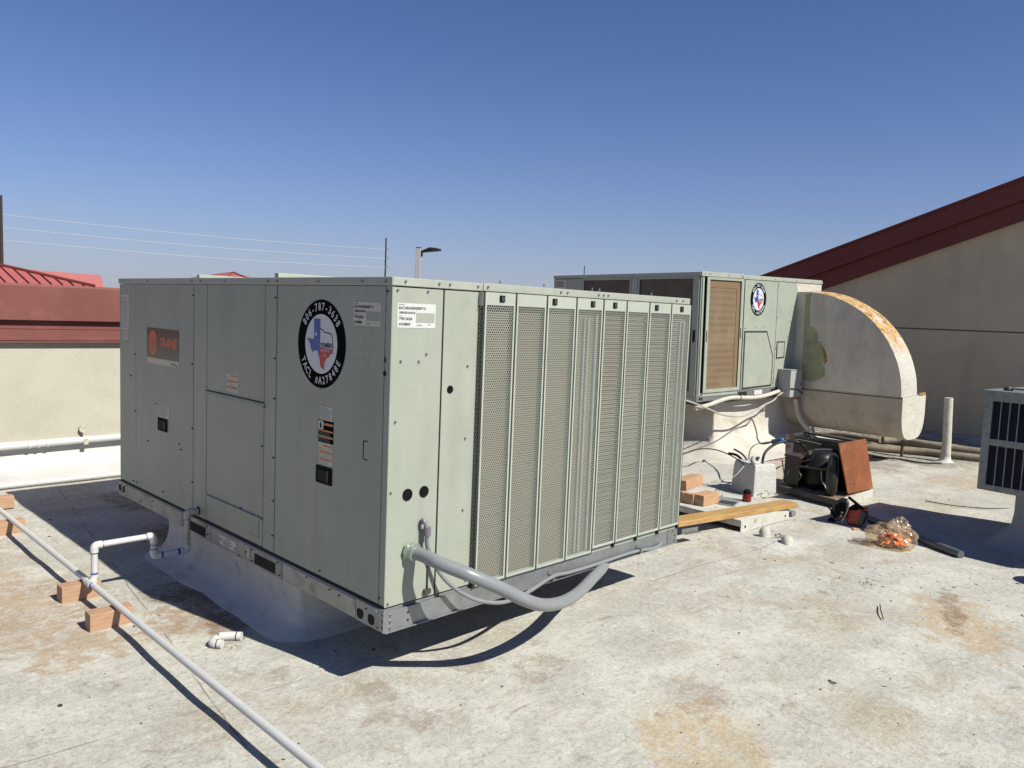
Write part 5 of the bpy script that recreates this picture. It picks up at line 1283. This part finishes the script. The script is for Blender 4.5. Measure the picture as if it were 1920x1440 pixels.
bp_ = G(1672, 1010, ZG+.062); BG = empty('plastic_bag', (bp_.x, bp_.y, ZG), label='crumpled tan plastic bag full of orange scraps on the roof', cat='plastic bag')
viewr = Vector((CR.x, CR.y, 0)).normalized()
lumpy('bag_skin', bp_, .098, bagm, BG, 3, .30, 5, (1.15, 1.15, .90))
lumpy('bag_skin', bp_+Vector((.01, -.01, .065))+viewr*.03, .062, bagm, BG, 5, .35, 5, (.8, .8, 1))
lumpy('bag_ear', bp_-viewr*.120+Vector((0, 0, .045)), .034, bagm, BG, 8, .45, 4, (1.4, 1.4, .8))
rnd = random.Random(21); cols = [mat('peel_orange', L(1.4, .28, .02), .5), mat('peel_amber', L(1.4, .62, .10), .5), mat('peel_cream', L(.95, .82, .60), .6), mat('peel_red', L(.75, .09, .01), .5)]
for k in range(150):
    a_ = rnd.uniform(0, 6.28); rr = .100*math.sqrt(rnd.random()); zz = -.05+rnd.random()*(.115-rr*.6)
    M_ = Matrix.Translation(bp_+viewr*.012+Vector((rr*math.cos(a_), rr*math.sin(a_), zz))) @ Matrix.Rotation(rnd.uniform(0, 6), 4, 'Z') @ Matrix.Rotation(rnd.uniform(-1.4, 1.4), 4, 'X')
    w_ = rnd.uniform(.014, .032); h_ = rnd.uniform(.007, .015)
    V = [M_ @ Vector((w_*(i-1.5)/1.5, h_*(j-.5)*2, .006*math.cos((i-1.5)*1.1))) for i in range(4) for j in range(2)]
    V += [p+(M_.to_3x3() @ Vector((0, 0, .003))) for p in V]
    F = [(i*2, i*2+1, i*2+3, i*2+2) for i in range(3)]+[(8+i*2, 8+i*2+2, 8+i*2+3, 8+i*2+1) for i in range(3)]+[(i*2, i*2+2, 10+i*2, 8+i*2) for i in range(3)]+[(i*2+1, 9+i*2, 11+i*2, i*2+3) for i in range(3)]
    mb = MB(); mb.add(V, F); attach(BG, mb.build('scrap', cols[rnd.choice((0, 0, 0, 1, 1, 2, 3))]))

# loose pvc fittings near the drain
def fitting(px, py, dirs, lab, m_=M_pvc, r_=.021):
    c_ = G(px, py, ZG+r_); rt = empty('pipe_fitting', (c_.x, c_.y, ZG), label=lab, cat='pipe fitting', group='loose pvc elbows')
    a_, b_ = [Vector((math.cos(R(t)), math.sin(R(t)), 0)) for t in dirs]
    o1 = MB().tube(bend([c_+a_*.055, c_, c_+b_*.05], .03, 8), r_, 16).build('elbow', m_)
    o2 = MB().tube([c_+a_*.030, c_+a_*.034], r_*1.06, 16).build('rim', M_rubber)
    attach(rt, o1, o2); return rt
fitting(396, 1206, (-50, 40), 'whiter loose pvc elbow, the nearer of two by the puddle stain')
fitting(432, 1192, (-45, 150), 'creamier loose pvc elbow, the farther of two by the puddle stain')
o = MB().box(-.008, .008, -.006, .006, 0, .01, 0, Matrix.Translation(G(438, 1216, ZG))).build('plastic_chip', M_pvcold); tag(o, 'tiny pale plastic chip in front of the loose elbows', 'chip')
# twig and leaf
o = MB().tube(curve([G(1650, 1134, ZG+.008), G(1652, 1146, ZG+.012), G(1656, 1160, ZG+.006)], 4), .0035, 6).build('twig', M_bark); tag(o, 'thin dark curved twig on the pale roof', 'twig')
rnd = random.Random(9); mb = MB()
for k in range(5):
    p = G(1562, 1280, ZG+.006)+Vector((rnd.uniform(-.012, .012), rnd.uniform(-.02, .02), rnd.uniform(0, .008))); M_ = Matrix.Translation(p) @ Matrix.Rotation(rnd.uniform(0, 6), 4, 'Z') @ Matrix.Rotation(rnd.uniform(-.6, .6), 4, 'X')
    mb.box(-.014, .014, -.004, .004, 0, .002, 0, M_)
o = mb.build('dry_leaf', M_leaf, bevel=.001); tag(o, 'small curled brown dry leaf alone on the bare roof', 'leaf')
mb = MB()
for k in range(26):
    c_ = G(1624+rnd.gauss(0, 9), 1095+rnd.gauss(0, 5), ZG+.004); M_ = Matrix.Translation(c_) @ Matrix.Rotation(rnd.uniform(0, 6), 4, 'Z') @ Matrix.Rotation(rnd.uniform(-.4, .4), 4, 'Y')
    mb.box(-rnd.uniform(.004, .014), .008, -.003, .003, 0, .002, 0, M_)
o = mb.build('dead_leaves', M_leaf); tag(o, 'small scatter of crumbled brown leaves on the roof before the plastic bag', 'leaves', kind='stuff')
# scattered flakes
mb = MB(); rnd = random.Random(12)
for k in range(520):
    x, y = rnd.uniform(-1.5, 6.5), rnd.uniform(-2.3, 4.6)
    if rnd.random() < .12: x, y = rnd.gauss(3.2, 1.0), rnd.gauss(-1.1, .5)
    s_ = rnd.choice((.002, .003, .004, .005, .008)) if rnd.random() < .92 else rnd.uniform(.009, .016)
    z = gh(x, y)+.0015; a = rnd.uniform(0, 6.28); n_ = rnd.choice((4, 5, 6)); e = rnd.uniform(.25, .8)
    c_, s2 = math.cos(a), math.sin(a); top = []
    for q in range(n_):
        t = 2*math.pi*q/n_; u_, v_ = s_*math.cos(t)*rnd.uniform(.7, 1.2), s_*e*math.sin(t)*rnd.uniform(.7, 1.2); top.append((x+u_*c_-v_*s2, y+u_*s2+v_*c_, z+rnd.uniform(0, .002)))
    mb.prism(top, (0, 0, -.003))
tag(mb.build('roof_debris', M_bark), 'dark flakes and grit scattered over the coated roof', 'debris', kind='stuff')
# unseen vent added past the right edge to cast a shadow into view
o = MB().lathe([(.10, 0), (.10, .62), (.11, .63), (.11, .70), (.02, .73)], (4.27, -2.19, ZG), 18).build('vent_pipe', M_galv); tag(o, 'capped grey metal vent pipe added out of view to cast a shadow before the louvred condenser', 'vent pipe')
# rust spots on the curb of the near unit
mb = MB()
for x, y, r_ in ((391, 1072, .016), (401, 1079, .010), (325, 992, .012)):
    p = HX(x, y, .032); mb.lathe([(.001, -r_*.3), (r_, -r_*.1), (r_*.8, r_*.3), (.001, r_*.4)], p, 8)
# ================================================================ FAR THINGS
def far(px, py, D):
    d = ray(px, py); return Vector(CAM)+d*(D/math.hypot(d.x, d.y))
def pole(px, top_y, D, r0, r1, label, arms=()):
    t = far(px, top_y, D); rt = empty('utility_pole', (t.x, t.y, -5.4), label=label, cat='utility pole')
    o = MB().tube([(t.x, t.y, -5.4), (t.x, t.y, t.z)], [r0, r1], 10).build('pole', M_poledark); attach(rt, o)
    for ay in arms:
        z = far(px, ay, D).z; side_ = Vector((CR.x, CR.y, 0)).normalized()
        o = MB().tube([(t.x, t.y, z), tuple(Vector((t.x, t.y, z+.05))+side_*.45)], .06, 8).build('insulator_arm', M_galvd); attach(rt, o)
    return t
WL = [(5, 402, 718, 468), (5, 426, 718, 485), (5, 450, 718, 502)]
pole(1, 366, 107, .22, .17, 'thick dark utility pole rising above the ribbed red roof')
pole(724, 446, 120, .16, .11, 'distant thin utility pole with three insulators above the near unit', (467, 484, 501))
pole(1096, 498, 130, .1, .07, 'faint distant pole just above the farther air unit')
for k, (xa, ya, xb, yb_) in enumerate(WL):
    a_, b_ = far(xa-3, ya, 107), far(xb+7, yb_, 120)
    pts = [a_.lerp(b_, t/20)-Vector((0, 0, .35*math.sin(math.pi*t/20))) for t in range(21)]
    o = MB().tube(pts, .030, 5).build('power_line', M_wire); tag(o, ('topmost', 'middle', 'lowest')[k]+' pale power line strung between the two utility poles', 'power line', 'power lines')
# parking lot lamp
D = 25; t = far(785, 465, D); lp_ = empty('parking_lamp', (t.x, t.y, -5.4), label='pale square lamp post with black flat lamp head above the near unit', cat='street lamp')
ang = math.atan2(CR.y, CR.x)
ML = Matrix.Translation((t.x, t.y, 0)) @ Matrix.Rotation(ang, 4, 'Z')
o1 = MB().box(-.075, .075, -.075, .075, -5.4, t.z, 0, ML).build('post', M_polewhite, bevel=.01)
hz = t.z-.06
mb = MB(); hd = [(.09, -.04, -.12), (.09, -.04, -.05), (.34, -.15, .10), (.60, -.14, .07), (.66, -.10, .05), (.66, .10, .05), (.60, .14, .07), (.34, .15, .10), (.09, .04, -.05)]
top = [ML @ Vector((x, y, hz+z)) for x, y, z in ((.05, -.05, -.04), (.35, -.17, .085), (.58, -.15, .075), (.70, -.08, .05), (.70, .08, .05), (.58, .15, .075), (.35, .17, .085), (.05, .05, -.04))]
Vb = top+[p-Vector((0, 0, .055)) for p in top]; n_ = 8
mb.add(Vb, [tuple(range(n_)), tuple(range(2*n_-1, n_-1, -1))]+[(i, i+n_, (i+1) % n_+n_, (i+1) % n_) for i in range(n_)]); o2 = mb.build('lamp_head', M_lamphead, fixn=True)
mb = MB(); mb.add([p-Vector((0, 0, .058)) for p in (top[1].lerp(top[3], .1), top[3].lerp(top[4], .2), top[4].lerp(top[3], .2), top[6].lerp(top[4], .1))], [(0, 1, 2, 3)]); o3 = mb.build('lens', M_lamplens)
o4 = MB().box(.075, .13, -.05, .05, hz-.20, hz-.02, 0, ML).build('bracket', M_lamphead); o5 = MB().box(-.08, .08, -.08, .08, t.z, t.z+.02, 0, ML).build('post_cap', M_lamphead)
o6 = MB().box(.078, .12, -.02, .02, hz-.32, hz-.23, 0, ML).build('sensor', M_white); attach(lp_, o1, o2, o3, o4, o5, o6)
# red hip roof beyond the parapet
E_ = far(178, 538, 28); k_ = 9
hr = empty('red_roofed_house', (E_.x-6, E_.y+3, -5.4), label='house with ribbed red metal hip roof beyond the parapet', cat='house')
pk = far(-60, 484, 1)
dz = .0
# ridge start so that the hip edge runs through the photo's roof line
best = None
for kk in [x*.1 for x in range(10, 120)]:
    q = E_+Vector((-kk, kk, 0)); d = q-Vector(CAM)
    pass
kk = 5.0; tgt = far(0, 498, 1); 
q = Vector((E_.x-kk, E_.y+kk, 0)); el = None
# elevation of line at azimuth of px 0
az = math.atan2(tgt.y-CAM[1], tgt.x-CAM[0]); 
# parametric: point on hip with azimuth az
for i in range(2000):
    t_ = i*.01; p = Vector((E_.x-t_, E_.y+t_, 0))
    if math.atan2(p.y-CAM[1], p.x-CAM[0]) >= az: break
Dp = math.hypot(p.x-CAM[0], p.y-CAM[1]); zp_ = far(0, 498, Dp).z; slope = (zp_-E_.z)/t_
hl_ = 7.0; Pk = Vector((E_.x-hl_, E_.y+hl_, E_.z+slope*hl_)); xl = E_.x-26
mb = MB(); mb.add([E_, Pk, (xl, Pk.y, Pk.z), (xl, E_.y, E_.z), (E_.x, E_.y+2*hl_, E_.z), (xl, E_.y+2*hl_, E_.z)], [(0, 1, 2, 3), (0, 4, 1), (1, 4, 5, 2)]); o1 = mb.build('roof', M_redroof)
obs = [o1]
nr = 110
for i in range(1, nr):
    x = E_.x-i*.30
    if x < xl+.2 or i > 75: break
    t_ = min((E_.x-x), hl_); a_ = Vector((x, E_.y, E_.z+.03)); b_ = Vector((x, E_.y+t_, E_.z+slope*t_+.03))
    obs.append(MB().tube([a_, b_], .02, 4).build('roof_rib', M_maroond))
obs.append(MB().tube([E_+Vector((0, 0, .03)), Pk+Vector((0, 0, .03))], .05, 4).build('hip_cap', M_maroond))
obs.append(MB().box(xl, E_.x-.3, E_.y+.3, E_.y+2*hl_-.3, -5.4, E_.z-.02).build('wall', M_tan)); attach(hr, *obs)
# pale pink gable roof behind
A_ = far(45, 505, 60); B_ = far(189, 516, 60); C_ = far(195, 541, 55)
ph = empty('pink_roofed_house', (A_.x, A_.y, -5.4), label='long sunlit pinkish red roof behind the ribbed hip roof', cat='house')
dvv = (A_-B_); Cl = C_+dvv*1.6; Bl = B_+dvv*1.6+Vector((0, 0, 0))
mb = MB(); up = Vector((0, 0, .1)); back = (B_-C_); back.z = 0
mb.add([C_, B_, Bl, Cl, B_+back+Vector((0, 0, -1)), Bl+back+Vector((0, 0, -1))], [(0, 1, 2, 3), (1, 4, 5, 2)]); o1 = mb.build('roof', M_pinkroof)
mb = MB(); mb.add([C_-Vector((0, 0, .05)), Cl-Vector((0, 0, .05)), Vector((Cl.x, Cl.y, -5.4)), Vector((C_.x, C_.y, -5.4))], [(0, 1, 2, 3)]); o2 = mb.build('wall', M_tan); attach(ph, o1, o2)
# small pyramid roof tip seen over the near unit
T_ = far(438, 511, 60); pr = empty('pyramid_roof_tower', (T_.x, T_.y, -5.4), label='small red pyramid roof peeping over the top of the near unit', cat='house')
w_ = 2.6; zb_ = T_.z-.72; sv = Vector((CR.x, CR.y, 0)).normalized(); fv = Vector((-sv.y, sv.x, 0))
cr = [T_+sv*a_*w_+fv*b_*w_ for a_, b_ in ((-1, -1), (1, -1), (1, 1), (-1, 1))]
cr = [Vector((p.x, p.y, zb_)) for p in cr]
mb = MB(); mb.add([T_]+cr, [(0, 2, 1), (0, 3, 2), (0, 4, 3), (0, 1, 4)]); o1 = mb.build('roof', M_redroof, fixn=True)
obs = [o1]
for p in (cr[0], cr[1], (cr[0]+cr[1])/2): obs.append(MB().tube([T_+Vector((0, 0, .02)), p], .05, 4).build('hip_rib', M_maroond))
obs.append(MB().prism([p*.97+T_*.03-Vector((0, 0, .1)) for p in cr], (0, 0, -6)).build('wall', M_tan, fixn=True)); attach(pr, *obs)
